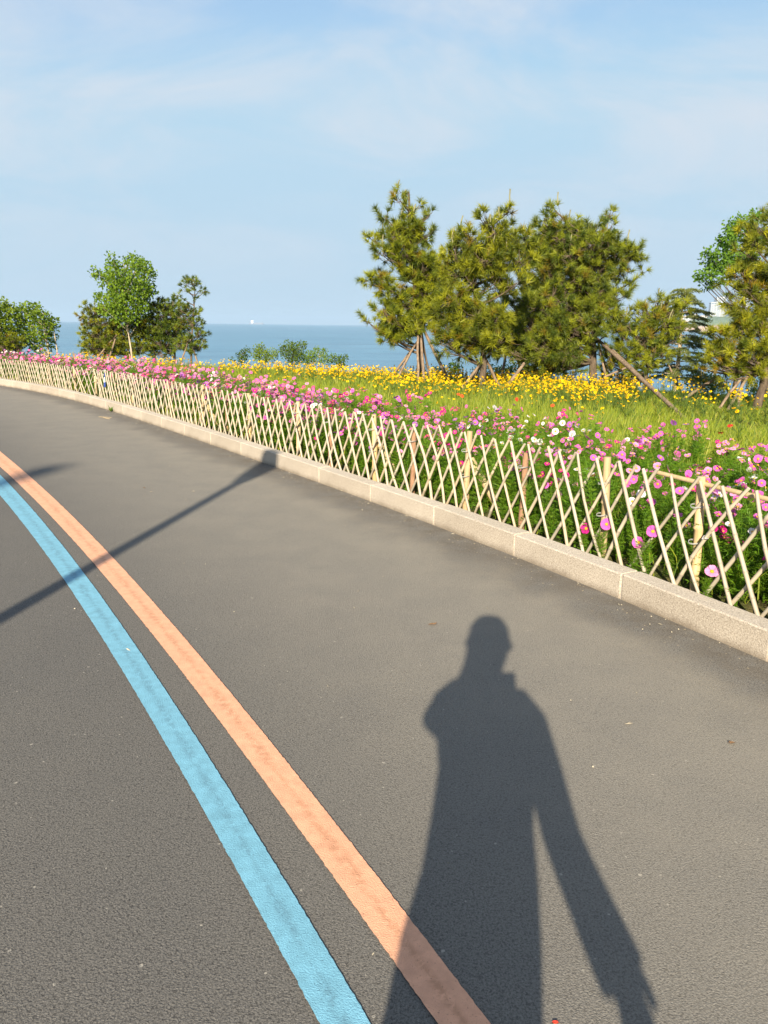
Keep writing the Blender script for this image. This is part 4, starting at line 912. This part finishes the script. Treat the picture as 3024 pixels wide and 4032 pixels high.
pine('pine_tree', 'low yellowish pine directly behind the pale young stem', (-6.75, 20.6, gz(-6.75, 20.6)), CLz('S2', -6.75, 20.6), [(0, 0, -.1), (0, 0, .5), (0, 0, 1.1)], .028, 10, tone=(1.1, 1.08, .9), **kw)
pine('pine_tree', 'low yellowish pine between the pale young stem and the dark pine', (-6.05, 20.5, gz(-6.05, 20.5)), CLz('S3', -6.05, 20.5), [(0, 0, -.1), (0, 0, .5), (0, 0, 1.2)], .028, 11, tone=(1.1, 1.08, .9), **kw)
pine('pine_tree', 'dense dark pine left of the tall thin tiered pine', (-5.55, 20.6, gz(-5.55, 20.6)), CLz('S4', -5.55, 20.6), [(0, 0, -.1), (0, 0, .7), (.02, 0, 1.3), (0, 0, 1.75)], .034, 12, tone=(.62, .75, .9), **kw)
pine('pine_tree', 'tall thin pine with separate tiers of foliage against the sky', (-5.0, 20.0, gz(-5.0, 20.0)), CLz('S5', -5.0, 20.0), [(0, 0, -.1), (.03, 0, .7), (.14, 0, 1.6), (.2, 0, 2.35)], .03, 13, tone=(.72, .82, .9), **kw)
broad('broadleaf_tree', 'spreading green leafy tree at the far left beside open sea', (-8.6, 20.0, gz(-8.6, 20.0)), CLz('L1', -8.6, 20.0), [(0, 0, -.1), (.0, 0, .5), (-.05, 0, .9), (-.05, 0, 1.4)], .03, 14, .075, 62, .8, tone=(1.05, 1.08, .8), stems=[[(.2, 0, -.1), (.2, .05, .5), (.15, .05, 1.1)]], droop=.2)
broad('broadleaf_tree', 'leafy green tree cut off by the left edge of the photo', (-9.6, 19.6, gz(-9.6, 19.6)), CLz('L2', -9.6, 19.6), [(0, 0, -.1), (.02, 0, .5), (.05, 0, .9), (0, 0, 1.5)], .032, 15, .075, 62, .8, tone=(1.2, 1.15, .8), droop=.2)
pine('pine_tree', 'low yellowish pine under the leafy tree at the left edge', (-9.1, 19.4, gz(-9.1, 19.4)), CLz('S6', -9.1, 19.4), [(0, 0, -.1), (0, 0, .4), (0, 0, .9)], .028, 16, tone=(1.05, 1.05, .9), **kw)
for n_, (cl, lab, tone) in enumerate([
    (CL['H0'], 'smallest dark shrub at the left of the row on the bluff edge', (.55, .62, .6)),
    (CL['H1'], 'yellow green shrub, second from the left on the bluff edge', (1.2, 1.15, .9)),
    (CL['H2'], 'largest dark green shrub in the middle of the bluff edge row', (.72, .76, .6)),
    (CL['H3'], 'open pale green shrub with a visible bare stem', (1.15, 1.2, 1.0)),
    (CL['H4'], 'low grey green shrub at the right of the bluff edge row', (.8, .85, .7))]):
    Xs = round(sum(c[0] for c in cl) / len(cl), 2); zb = gz(Xs, 18.9); cl = [(c[0] - Xs, c[1] - zb, c[2]) for c in cl]
    broad('bluff_shrub', lab, (Xs, 18.9, zb), cl, [(0, 0, -.1), (.02, 0, .15), (0, 0, .35), (.03, 0, .55)], .014, 30 + n_, .042, 135, .8, tone=tone, barkm='palebark' if n_ == 3 else 'pinebark', group='shrubs on the bluff edge', droop=0)
for n_, (x, y, s_) in enumerate([(1.2, 17.6, .6), (2.4, 17.4, .7), (3.1, 17.0, .55), (5.0, 16.9, .6), (6.6, 16.2, .6), (7.3, 14.9, .55)]):
    r_ = np.random.default_rng(60 + n_); cl = [(r_.uniform(-.6, .6) * s_, r_.uniform(.25, .75) * s_, r_.uniform(.16, .3) * s_) for _ in range(9)]
    broad('bluff_shrub', ['low dark shrub seen between stakes of the leftmost big pine', 'low shrub seen behind the middle pine trunk', 'dark shrub seen between the middle and the broad pine', 'dark low shrub under the low bushy pine', 'grey green shrub below the cedar', 'low shrub among stakes of the right edge pine'][n_], (x, y, gz(x, y)), cl, [(0, 0, -.1), (0, 0, .2), (0, 0, .45)], .014, 70 + n_, .045, 90, .8, tone=(.8, .95, 1.0), barkm='pinebark', group='low shrubs under the pines', droop=0)

# stakes that prop the trees
def stake(top, foot, r, label, group='wooden stakes propping the pines', name='support_stake'):
    top, foot = np.array(top, float), np.array(foot, float); b = MB(); t = np.linspace(0, 1, 6)[:, None]; d = top - foot; P = d * t + RS.normal(0, .006, (6, 3)) * np.array([1, 1, .3]); P[0] = -d * .03; P[-1] = d * 1.02
    b.tube(P, r * np.array([1.1, 1.0, 1.0, .95, .95, .9]), 7); o = b.build(name, M['stake']); o.location = foot; tag(o, label, 'stake', group)
def G(x, y): return (x, y, gz(x, y) - .03)
xa, ya = .66, 15.5
stake((xa - .03, ya + .05, 1.0), G(xa - .72, ya + .5), .026, 'outermost left stake of the leftmost big pine')
stake((xa - .05, ya - .05, .98), G(xa - .60, ya - .55), .024, 'second stake from the left on the leftmost big pine')
stake((xa - .04, ya - .06, 1.3), G(xa - .05, ya - .95), .026, 'upright front stake of the leftmost big pine, left of a pair')
stake((xa + .01, ya - .05, 1.25), G(xa + .08, ya - .90), .026, 'upright front stake of the leftmost big pine, right of a pair')
stake((xa + .05, ya + .05, 1.1), G(xa + .30, ya + .7), .024, 'steep stake behind the leftmost big pine, on its right')
stake((xa + .04, ya - .02, 1.28), G(xa + .72, ya - .5), .032, 'thick slanting stake right of the leftmost big pine')
xb, yb = 1.66, 13.4
stake((xb, yb, .72), G(xb - .55, yb - .25), .026, 'slanting stake at the left of the middle pine trunk')
stake((xb + .02, yb + .05, .76), G(xb - .25, yb + .5), .022, 'short steep stake just left of the middle pine trunk')
stake((xb + .75, yb + .3, .66), G(xb + .2, yb - .2), .03, 'stake rising to the right from the middle pine foot')
stake((xb + .05, yb + .05, .75), G(xb + .48, yb + .1), .026, 'stake slanting down right from the middle pine')
stake((1.75, 16.6, 1.0), G(2.15, 16.0), .026, 'stake of a hidden trunk seen left of the middle pine')
stake((2.55, 16.6, .95), G(2.35, 16.0), .03, 'dark upright stake seen right of the middle pine')
stake((2.6, 16.6, .95), G(3.05, 16.1), .028, 'dark slanting stake far right of the middle pine')
xc, yc_ = 4.1, 15.5
stake((xc + .06, yc_ - .05, 1.06), (4.33, 11.15, .03), .034, 'longest stake, reaching from the broad pine down into the grass')
stake((xc + .22, yc_ - .05, .98), (4.62, 12.3, .03), .028, 'long stake lying close above the longest one')
stake((xc + .06, yc_ - .02, 1.03), G(xc + .26, yc_ - .6), .028, 'steep stake right of the broad pine trunk, left of a pair')
stake((xc + .12, yc_, .85), G(xc + .42, yc_ - .4), .024, 'steep stake right of the broad pine trunk, right of a pair')
stake((4.42, 14.2, .62), (4.05, 14.4, .42), .02, 'short cross bar between the stakes of the broad pine')
xe, ye = 6.30, 13.1
stake((xe - .50, ye + .5, .50), G(xe - 1.15, ye + .7), .03, 'dark leftmost stake of the right edge pine, against the sea')
stake((xe - .38, ye - .1, .50), G(xe - .82, ye - .3), .024, 'pale slanting stake of the right edge pine, left of a pair')
stake((xe - .28, ye - .1, .52), G(xe - .74, ye - .5), .026, 'pale slanting stake of the right edge pine, right of a pair')
stake((xe - .25, ye + .1, .50), G(xe - .42, ye - .2), .028, 'short dark stake close to the right edge pine trunk')
stake((xe - .35, ye + .9, .44), G(xe + .05, ye + .6), .022, 'thin stake behind the right edge pine trunk')
stake((5.62, 15.6, .6), G(5.9, 15.3), .022, 'small stake at the foot of the cedar')
sg_ = 'wooden stakes propping the small left trees'
for tx, fx, ty, h_, lab in ((-6.95, -7.65, 20.2, .95, 'long slanting stake left of the pale young stem'), (-6.95, -7.15, 20.1, .85, 'short stake nearest the pale young stem on its left'), (-6.9, -6.45, 20.5, .95, 'stake sloping right behind the pale young stem'),
        (-5.0, -5.25, 19.8, .85, 'stake left of the tall thin tiered pine'), (-4.95, -4.6, 19.8, .9, 'stake right of the tall thin tiered pine'), (-7.5, -7.95, 20.3, .75, 'leftmost stake under the small ragged pine')):
    stake((tx, ty + .1, h_), G(fx, ty - .3), .022, lab, sg_)

# ------------------------------------------------------------------ far shore, ship
def rockmat():
    m = Mat('headland'); o = m.obj(); sx = m.n('SeparateXYZ'); m.l(o, sx.inputs[0])
    z = m.math('ADD', sx.outputs[2], m.math('MULTIPLY', m.math('SUBTRACT', m.noise(.12, 4, .6, o), .5), 14.0))
    c = m.mix(m.ramp(m.math('DIVIDE', z, 30.0), [(.28, 0.0), (.40, 1.0)]), m.ramp(m.noise(.3, 4, .7, o), [(.3, (.24, .16, .11)), (.7, (.46, .34, .26))]), m.ramp(m.noise(.25, 3, .6, o), [(.3, (.05, .085, .035)), (.7, (.15, .19, .09))]))
    m.set(c, .9, .1); return m.m
M['head'] = rockmat(); M['glass'] = simple('dark_window', (.13, .17, .22), .25, .5); M['white_far'] = simple('weathered_white_wall', (.52, .52, .51), .8); M['roof'] = simple('pale_roof', (.62, .55, .48), .8); M['tan'] = simple('tan_wall', (.70, .64, .56), .8)
xs = np.linspace(800, 1900, 120); vs = np.linspace(-1, 1, 22)
top = np.interp(xs, [800, 838, 858, 890, 925, 960, 1010, 1200, 1900], [-8, -6, 5, 20, 29, 35, 37, 48, 55]); r_ = np.random.default_rng(77)
V = np.zeros((120, 22, 3)); V[..., 0] = xs[:, None]; V[..., 1] = 2370 + vs[None] * (90 + 30 * np.sin(xs * .02)[:, None]); prof = np.clip(1 - np.abs(vs) ** 2.6, 0, 1)
V[..., 2] = -9 + (top[:, None] + 9) * prof[None] + r_.normal(0, 1.3, (120, 22)) * prof[None]
i, j = np.meshgrid(np.arange(119), np.arange(21), indexing='ij'); F = np.stack([i * 22 + j, (i + 1) * 22 + j, (i + 1) * 22 + j + 1, i * 22 + j + 1], -1).reshape(-1, 4)
hl = MB().add(V, F).build('headland', M['head'], tint=False); tag(hl, kind='structure')
def tower(label, x, y, z0, parts_):
    root = empty('tower_block', (x, y, z0)); tag(root, label, 'building')
    for (dx, w_, d_, h_) in parts_:
        b = MB(); b.box((dx, 0, h_ / 2), (w_ - .8, d_ - .8, h_), 0); core = b.build('wall', M['glass'], root, tint=False)
        n = int(h_ / 3.3); sl = MB(); sl.box((0, 0, 0), (w_, d_, 1.35)); me = sl.mesh('floor_band', M['white_far'], False)
        for k in range(n): o = link('floor_band', me, root); o.location = (dx, 0, .9 + k * 3.3)
        p = MB(); p.box((dx, 0, h_ + 1), (w_, d_, 2.0)); p.build('parapet', M['white_far'], root, tint=False)
        for sx_ in (-.5, 0, .5): q_ = MB(); q_.box((dx + sx_ * (w_ - .6), -d_ / 2 - .2, h_ / 2), (1.0, .7, h_)); q_.build('pier', M['white_far'], root, tint=False)
tower('white stepped tower block on the far headland', 984, 2372, 31, [(-14, 16, 18, 45), (6, 26, 22, 60)])
tower('second white tower block half hidden behind the right edge pine', 1062, 2380, 36, [(0, 30, 20, 58)])
def hut(x, y, z, w_, d_, h_, lab, flat_=False):
    root = empty('shore_house', (x, y, z)); tag(root, lab, 'house', 'white houses on the far headland')
    b = MB(); b.box((0, 0, h_ / 2), (w_, d_, h_)); b.build('wall', M['white_far'], root, tint=False)
    b = MB()
    if flat_: b.box((0, 0, h_ + .4), (w_ + .6, d_ + .6, .8))
    else: b.add([[-w_ / 2 - .4, -d_ / 2 - .4, h_], [w_ / 2 + .4, -d_ / 2 - .4, h_], [w_ / 2 + .4, d_ / 2 + .4, h_], [-w_ / 2 - .4, d_ / 2 + .4, h_], [-w_ / 2, 0, h_ + 3], [w_ / 2, 0, h_ + 3]], [[0, 1, 5, 4], [2, 3, 4, 5]]); b.add([[-w_ / 2 - .4, -d_ / 2 - .4, h_], [-w_ / 2, 0, h_ + 3], [-w_ / 2 - .4, d_ / 2 + .4, h_]], [[0, 1, 2]]); b.add([[w_ / 2 + .4, -d_ / 2 - .4, h_], [w_ / 2, 0, h_ + 3], [w_ / 2 + .4, d_ / 2 + .4, h_]], [[0, 2, 1]])
    b.build('roof', M['tan'] if flat_ else M['roof'], root, tint=False)
    for k in range(int(w_ // 4)):
        b = MB(); b.box((-w_ / 2 + 2.4 + k * 4, -d_ / 2 - .06, h_ * .55), (1.6, .2, h_ * .4)); b.build('window', M['glass'], root, tint=False)
hl_ = ['lowest and leftmost white house on the headland slope', 'white house, second from the left on the headland', 'white house, third from the left on the headland', 'white house, fourth from the left on the headland', 'white house, fifth from the left on the headland', 'white house, sixth from the left on the headland', 'white house, seventh from the left on the headland', 'white house at the foot of the stepped tower']
for k, (px, py, w_, h_) in enumerate([(225, 775, 13, 9), (285, 745, 15, 11), (345, 730, 14, 13), (410, 735, 18, 13), (470, 725, 15, 12), (540, 720, 19, 13), (620, 715, 20, 8), (700, 715, 20, 8)]):
    X_ = 962 + (px - 800) * .171; Z_ = float(np.interp(X_, xs, top)) - 1.5; hut(X_, 2362 + (k % 3) * 5, min(Z_, -7 + (910 - py) * .171), w_, 12, h_ + 2, hl_[k], k % 2 == 0)
root = empty('cargo_ship', (-985, 6000, SEA_Z)); tag(root, 'hazy cargo ship with white superstructure on the horizon', 'ship')
M['hull'] = simple('ship_hull', (.20, .22, .27), .6)
Vh = []; st = [(-54, 7.5, 9), (-48, 9, 9), (40, 9, 9), (50, 6, 10.5), (56, .5, 11.5)]
for (x, w_, h_) in st: Vh += [[x, -w_, h_], [x - (2 if x > 50 else 0), -w_ * .8, -1], [x - (2 if x > 50 else 0), w_ * .8, -1], [x, w_, h_]]
F = [[k * 4 + a, (k + 1) * 4 + a, (k + 1) * 4 + (a + 1) % 4, k * 4 + (a + 1) % 4] for k in range(4) for a in range(4)] + [[0, 1, 2, 3], [19, 18, 17, 16]]
MB().add(Vh, F).build('hull', M['hull'], root, tint=False)
b = MB(); b.box((-30, 0, 17), (18, 15, 16)); b.box((-30, 0, 27), (21, 17, 4)); b.build('superstructure', M['white'], root, tint=False)
b = MB(); b.box((-39, 0, 22), (6, 6, 10)); b.build('funnel', M['hull'], root, tint=False)
for x in (-2, 18, 38): b = MB(); b.box((x, 0, 11), (15, 14, 5)); b.build('hatch', M['hull'], root, tint=False)
b = MB(); b.tube([[47, 0, 9], [47, 0, 24]], .8, 6); b.build('mast', M['hull'], root, tint=False)

# ------------------------------------------------------------------ street lamps behind the camera (their shadows cross the road)
M['lampgrey'] = simple('lamp_grey', (.16, .17, .18), .45, .5, .05); M['lampglass'] = simple('lamp_glass', (.75, .74, .70), .3, .5, .03)
dv_ = np.array([math.sin(SUN_AZ), math.cos(SUN_AZ)]); pv_ = np.array([math.cos(SUN_AZ), -math.sin(SUN_AZ)])
def lamp(label, lat, s_tip, H, k=1.0):
    sb_ = s_tip - H / math.tan(SUN_EL); p = dv_ * sb_ + pv_ * lat; root = empty('street_lamp', (p[0], p[1], 0)); tag(root, label, 'street lamp', 'street lamps behind the photographer')
    b = MB(); b.tube([[0, 0, 0], [0, 0, .04], [0, 0, .05], [0, 0, .35], [0, 0, .4]], [.14, .14, .075, .065, .04], 12); b.build('base', M['lampgrey'], root, tint=False)
    b = MB(); b.tube([[0, 0, .38], [0, 0, H - .52 * k]], [.050 * k, .040 * k], 10); b.build('pole', M['lampgrey'], root, tint=False)
    b = MB(); b.tube([[0, 0, H - .60 * k], [0, 0, H - .50 * k], [0, 0, H - .30 * k], [0, 0, H - .12 * k]], [.050 * k, .080 * k, .115 * k, .130 * k], 14); b.build('lantern', M['lampglass'], root, tint=False)
    b = MB(); b.tube([[0, 0, H - .125 * k], [0, 0, H - .08 * k], [0, 0, H - .03 * k], [0, 0, H]], [.140 * k, .130 * k, .085 * k, .02 * k], 14); b.build('cap', M['lampgrey'], root, tint=False)
lamp('slim grey street lamp whose shadow crosses both painted lines', -2.2, 7.27, 4.2)
lamp('taller street lamp whose shadow tip falls at the left edge', -4.06, 6.5, 12.0, 1.1)

# ------------------------------------------------------------------ the photographer (only the shadow is in the picture)
def photographer():
    sx0 = -.25; o0 = dv_ * sx0; root = empty('person', (o0[0], o0[1], 0), -SUN_AZ)
    tag(root, 'photographer in a long loose dress holding up a phone, one arm hanging', 'person')
    M['skin'] = simple('skin', (.55, .36, .27), .5, .35, .05); M['dress'] = simple('dress_cloth', (.30, .32, .38), .9, .1, .12, 12); M['hair'] = simple('hair', (.02, .016, .013), .5, .4); M['shoe'] = simple('shoe', (.75, .73, .70), .6); M['phone'] = simple('phone', (.03, .03, .035), .25, .5, .02)
    J = [('pelvis', (-.02, 0, .95), .10), ('waist', (-.02, 0, 1.10), .09), ('chest', (-.03, 0, 1.27), .105), ('neckb', (-.03, -.01, 1.405), .055), ('neck', (-.03, .0, 1.47), .047), ('jaw', (-.02, .02, 1.535), .074), ('head', (-.028, .008, 1.62), .088), ('crown', (-.03, .0, 1.675), .060), ('chin', (.0, .05, 1.492), .034),
         ('shL', (-.15, 0, 1.355), .052), ('elL', (-.188, .05, 1.235), .042), ('wrL', (-.03, .19, 1.20), .027), ('palmL', (.035, .215, 1.235), .030),
         ('shR', (.10, 0, 1.345), .052), ('elR', (.196, .0, 1.00), .042), ('wrR', (.262, .01, .835), .028), ('palmR', (.295, .01, .775), .030),
         ('hipL', (-.09, 0, .90), .07), ('knL', (-.10, .02, .50), .05), ('anL', (-.11, -.02, .10), .042), ('toL', (-.12, .12, .04), .035),
         ('hipR', (.055, 0, .90), .07), ('knR', (.06, .02, .50), .05), ('anR', (.07, -.02, .10), .042), ('toR', (.08, .12, .04), .035)]
    E_ = [('pelvis', 'waist'), ('waist', 'chest'), ('chest', 'neckb'), ('neckb', 'neck'), ('neck', 'jaw'), ('jaw', 'head'), ('head', 'crown'), ('jaw', 'chin'), ('chest', 'shL'), ('shL', 'elL'), ('elL', 'wrL'), ('wrL', 'palmL'), ('chest', 'shR'), ('shR', 'elR'), ('elR', 'wrR'), ('wrR', 'palmR'),
         ('pelvis', 'hipL'), ('hipL', 'knL'), ('knL', 'anL'), ('anL', 'toL'), ('pelvis', 'hipR'), ('hipR', 'knR'), ('knR', 'anR'), ('anR', 'toR')]
    for k, (dx, ln) in enumerate(((-.022, .070), (-.007, .080), (.008, .075), (.022, .058))):       # fingers of the hanging hand
        J += [('fr%da' % k, (.302 + dx, .012, .745), .0095), ('fr%db' % k, (.306 + dx * 1.1, .022, .745 - ln * .40), .009), ('fr%dc' % k, (.304 + dx * 1.1, .045, .745 - ln * .62), .008)]; E_ += [('palmR', 'fr%da' % k), ('fr%da' % k, 'fr%db' % k), ('fr%db' % k, 'fr%dc' % k)]
    J += [('tr1', (.332, .02, .775), .010), ('tr2', (.345, .03, .735), .009)]; E_ += [('palmR', 'tr1'), ('tr1', 'tr2')]
    for k in range(4):                                                                              # fingers of the hand that holds the phone
        J += [('fl%da' % k, (.064, .210, 1.222 + k * .022), .0095), ('fl%db' % k, (.080, .232, 1.228 + k * .022), .009), ('fl%dc' % k, (.070, .2455, 1.232 + k * .021), .007)]; E_ += [('palmL', 'fl%da' % k), ('fl%da' % k, 'fl%db' % k), ('fl%db' % k, 'fl%dc' % k)]
    J += [('tl1', (.030, .205, 1.285), .010), ('tl2', (.045, .212, 1.325), .009)]; E_ += [('palmL', 'tl1'), ('tl1', 'tl2')]
    ix = {n: k for k, (n, _, _) in enumerate(J)}
    me = bpy.data.meshes.new('body'); me.from_pydata([p for _, p, _ in J], [(ix[a], ix[b_]) for a, b_ in E_], [])
    bo = bpy.data.objects.new('body', me); col.objects.link(bo); m1 = bo.modifiers.new('skin', 'SKIN'); m1.use_smooth_shade = True
    for k, (_, _, r) in enumerate(J): me.skin_vertices[0].data[k].radius = (r, r)
    me.skin_vertices[0].data[0].use_root = True; m2 = bo.modifiers.new('sub', 'SUBSURF'); m2.levels = 2; m2.render_levels = 2
    dg = bpy.context.evaluated_depsgraph_get(); me2 = bpy.data.meshes.new_from_object(bo.evaluated_get(dg)); me2.name = 'body'; bpy.data.objects.remove(bo)
    me2.materials.clear(); me2.materials.append(M['skin']); body = link('body', me2, root)
    def loft(rings, mat, name, k=28, wave=0.0, parent=root):
        b = MB(); a = np.arange(k) / k * 2 * np.pi; V = []
        for (z, cx__, cy__, rx, ry) in rings:
            wv = 1 + wave * np.sin(a * 7) * max(0, 1 - z); V.append(np.stack([cx__ + rx * wv * np.cos(a), cy__ + ry * wv * np.sin(a), np.full(k, z)], -1))
        V = np.array(V); n = len(rings); i, j = np.meshgrid(np.arange(n - 1), np.arange(k), indexing='ij'); b.add(V, np.stack([i * k + j, i * k + (j + 1) % k, (i + 1) * k + (j + 1) % k, (i + 1) * k + j], -1).reshape(-1, 4), smooth_=True); return b.build(name, mat, parent, tint=False)
    loft([(1.425, -.03, -.005, .056, .055), (1.40, -.03, 0, .095, .075), (1.35, -.028, 0, .155, .105), (1.25, -.02, 0, .168, .125), (1.12, -.012, 0, .142, .118), (1.0, -.014, 0, .138, .122), (.9, -.012, 0, .142, .135), (.8, -.022, 0, .152, .145), (.7, -.027, 0, .152, .155), (.5, -.03, 0, .175, .18), (.3, -.03, 0, .19, .19)], M['dress'], 'dress', wave=.05)
    def sleeve(P, r): b = MB(); b.tube(P, r, 14, cap=False); b.build('sleeve', M['dress'], root, tint=False)
    sleeve([(.07, 0, 1.36), (.125, 0, 1.28), (.16, 0, 1.15), (.194, 0, 1.0), (.222, .003, .93), (.258, .01, .85), (.29, .01, .785)], [.055, .062, .056, .052, .052, .054, .055])
    sleeve([(-.12, 0, 1.37), (-.162, .02, 1.31), (-.184, .05, 1.245), (-.155, .09, 1.205), (-.10, .14, 1.195), (-.05, .18, 1.20)], [.055, .058, .052, .052, .048, .042])
    loft([(1.738, -.033, -.005, .02, .02), (1.722, -.033, -.005, .060, .065), (1.68, -.032, -.01, .084, .09), (1.62, -.031, -.018, .091, .096), (1.55, -.035, -.03, .084, .085), (1.49, -.048, -.045, .078, .06), (1.43, -.065, -.06, .080, .045), (1.35, -.085, -.085, .10, .035), (1.25, -.085, -.095, .08, .025)], M['hair'], 'hair')
    b = MB(); b.tube([(.004, .080, 1.60), (.006, .100, 1.575), (.006, .104, 1.565), (.004, .085, 1.553)], [.006, .009, .011, .006], 8); b.build('nose', M['skin'], root, tint=False)
    for sx_ in (-1, 1): b = MB(); b.tube([(-.03 + sx_ * .080, .01, 1.56), (-.03 + sx_ * .088, .0, 1.585), (-.03 + sx_ * .083, .005, 1.61)], [.012, .014, .010], 6); b.build('ear', M['skin'], root, tint=False)
    for sx_ in (-1, 1): b = MB(); b.tube([(.0 + sx_ * .03, .080, 1.597), (.0 + sx_ * .03, .092, 1.597)], [.011, .006], 8); b.build('eye', M['hair'], root, tint=False)
    M['lip'] = simple('lip', (.45, .13, .12), .5); b = MB(); b.tube([(-.018, .083, 1.527), (.003, .094, 1.527), (.024, .083, 1.527)], [.003, .006, .003], 6); b.build('mouth', M['lip'], root, tint=False)
    for sx_ in (-.115, .075): b = MB(); b.tube([(sx_, -.07, .045), (sx_, -.02, .05), (sx_, .08, .045), (sx_, .17, .03)], [.04, .048, .046, .026], 10); b.build('shoe', M['shoe'], root, tint=False)
    # the phone is held right behind the camera position
    b = MB(); b.box((0, 0, 0), (.076, .156, .008), bev=.003); ph = b.build('phone', M['phone'], tint=False); ph.matrix_world = cam_o.matrix_world @ Matrix.Translation((.040, -.036, .030)); tag(ph, 'dark mobile phone held up by the photographer', 'phone')
photographer()

# ------------------------------------------------------------------ small things on the road
M['dry'] = leafmat('dry_leaf', (.16, .095, .05), .1, .8); M['redleaf'] = leafmat('red_leaf', (.72, .05, .025), .2, .6); M['weed'] = leafmat('weed_leaf', (.12, .20, .03), .3)
def crumple(name, loc, s_, mat, lab, cat, seed, fl=.5):
    r = np.random.default_rng(seed); n = 12; a = np.linspace(0, 6.283, n, endpoint=False); rad = s_ * r.uniform(.55, 1.1, n)
    V = np.concatenate([np.stack([rad * np.cos(a), rad * fl * np.sin(a), r.uniform(.0, s_ * .35, n)], -1), np.stack([rad * .5 * np.cos(a), rad * .5 * fl * np.sin(a), r.uniform(s_ * .1, s_ * .3, n)], -1), [[0, 0, s_ * .12]]])
    F = [[k, (k + 1) % n, n + (k + 1) % n] for k in range(n)] + [[k, n + (k + 1) % n, n + k] for k in range(n)] + [[n + k, n + (k + 1) % n, 2 * n] for k in range(n)]
    o = MB().add(V, F).build(name, mat); o.location = loc; o.rotation_euler.z = r.uniform(0, 6.28); tag(o, lab, cat); return o
crumple('dry_leaf', (.224, 3.221, .003), .022, M['dry'], 'brown crumpled dry leaf on the asphalt above the shadow head', 'leaf', 1)
crumple('dry_leaf', (1.131, 2.238, .003), .017, M['dry'], 'small dark dry leaf on the asphalt near the right edge', 'leaf', 2)
crumple('dry_leaf', (-1.93, 6.05, .003), .02, M['dry'], 'small dark dry leaf on the asphalt near the lamp shadow', 'leaf', 3)
crumple('red_petal', (.341, 1.204, .002), .009, M['redleaf'], 'tiny bright red petal on the asphalt at the bottom edge', 'petal', 4, .4)
b = MB(); r_ = np.random.default_rng(5)
V, F = [], []
for k in range(26):
    a = r_.uniform(0, 6.28); l_ = r_.uniform(.05, .11); dvv = np.array([math.cos(a) * .5, math.sin(a) * .5, r_.uniform(.4, 1)]); sd = np.array([-math.sin(a), math.cos(a), 0]) * .008; k0_ = len(V)
    V += [np.zeros(3), dvv * l_ * .5 - sd, dvv * l_, dvv * l_ * .5 + sd]; F += [[k0_, k0_ + 1, k0_ + 2], [k0_, k0_ + 2, k0_ + 3]]
o = MB().add(V, F).build('kerb_weed', M['weed']); pk, _, _ = kerb_pt(np.array([float(s_of_y(11.45))]), -.03); o.location = (pk[0][0], pk[0][1], 0); tag(o, 'small green weed sprouting at the foot of the kerb', 'weed')
b = MB(); b.tube([[0, 0, .004], [.12, .05, .012], [.25, .03, .02], [.33, .10, .006]], .003, 4); b.tube([[.12, .05, .012], [.2, .14, .01]], .002, 4); o = b.build('straw_stalk', simple('straw', (.55, .42, .24), .8)); o.location = (-4.0, 10.75, 0); o.rotation_euler.z = -1.1; tag(o, 'dry straw stalk lying on the asphalt near the kerb weed', 'straw')
# loose grit and straw bits
gb = MB(); r_ = np.random.default_rng(8)
for k in range(300):
    if k < 240: s = r_.uniform(float(s_of_y(1.2)), float(s_of_y(14))); p, _, _ = kerb_pt(np.array([s]), -abs(r_.normal(0, .10)) - .004); x, y = p[0]
    else: y = r_.uniform(1.1, 9); x = r_.uniform(-.5, .5) * y; 
    if off_kerb(x, y) > -.004: continue
    s_ = r_.uniform(.0015, .0045); a = r_.uniform(0, 6.28); el = r_.choice([1, 1, 4]); c_, s2 = math.cos(a), math.sin(a)
    V = np.array([[-el, 0, 0], [0, -1, 0], [el, 0, 0], [0, 1, 0], [0, 0, 1.0]]) * s_; V = np.stack([V[:, 0] * c_ - V[:, 1] * s2, V[:, 0] * s2 + V[:, 1] * c_, V[:, 2]], -1) + [x, y, .004]
    gb.add(V, [[0, 1, 4], [1, 2, 4], [2, 3, 4], [3, 0, 4]], 0, np.array([.75, .66, .5]) * r_.uniform(.4, 1.1))
tag(gb.build('grit', leafmat('grit_stone', (.6, .6, .6), 0, .8)), 'pale grit and straw bits scattered on the asphalt', 'grit', kind='stuff')

# ------------------------------------------------------------------ sea air
hz = bpy.data.materials.new('sea_haze'); hz.use_nodes = True; hn = hz.node_tree; hn.nodes.remove(hn.nodes['Principled BSDF'])
vol = hn.nodes.new('ShaderNodeVolumePrincipled'); vol.inputs['Density'].default_value = 1.5e-4; vol.inputs['Color'].default_value = (.50, .70, .95, 1); vol.inputs['Anisotropy'].default_value = 0.0
hn.links.new(vol.outputs[0], hn.nodes['Material Output'].inputs['Volume'])
b = MB(); b.box((0, 0, 50), (25000, 25000, 122)); hb = b.build('haze', hz, tint=False); tag(hb, kind='stuff')
hb['label'] = 'thin pale sea haze over the water'; hb['category'] = 'haze'
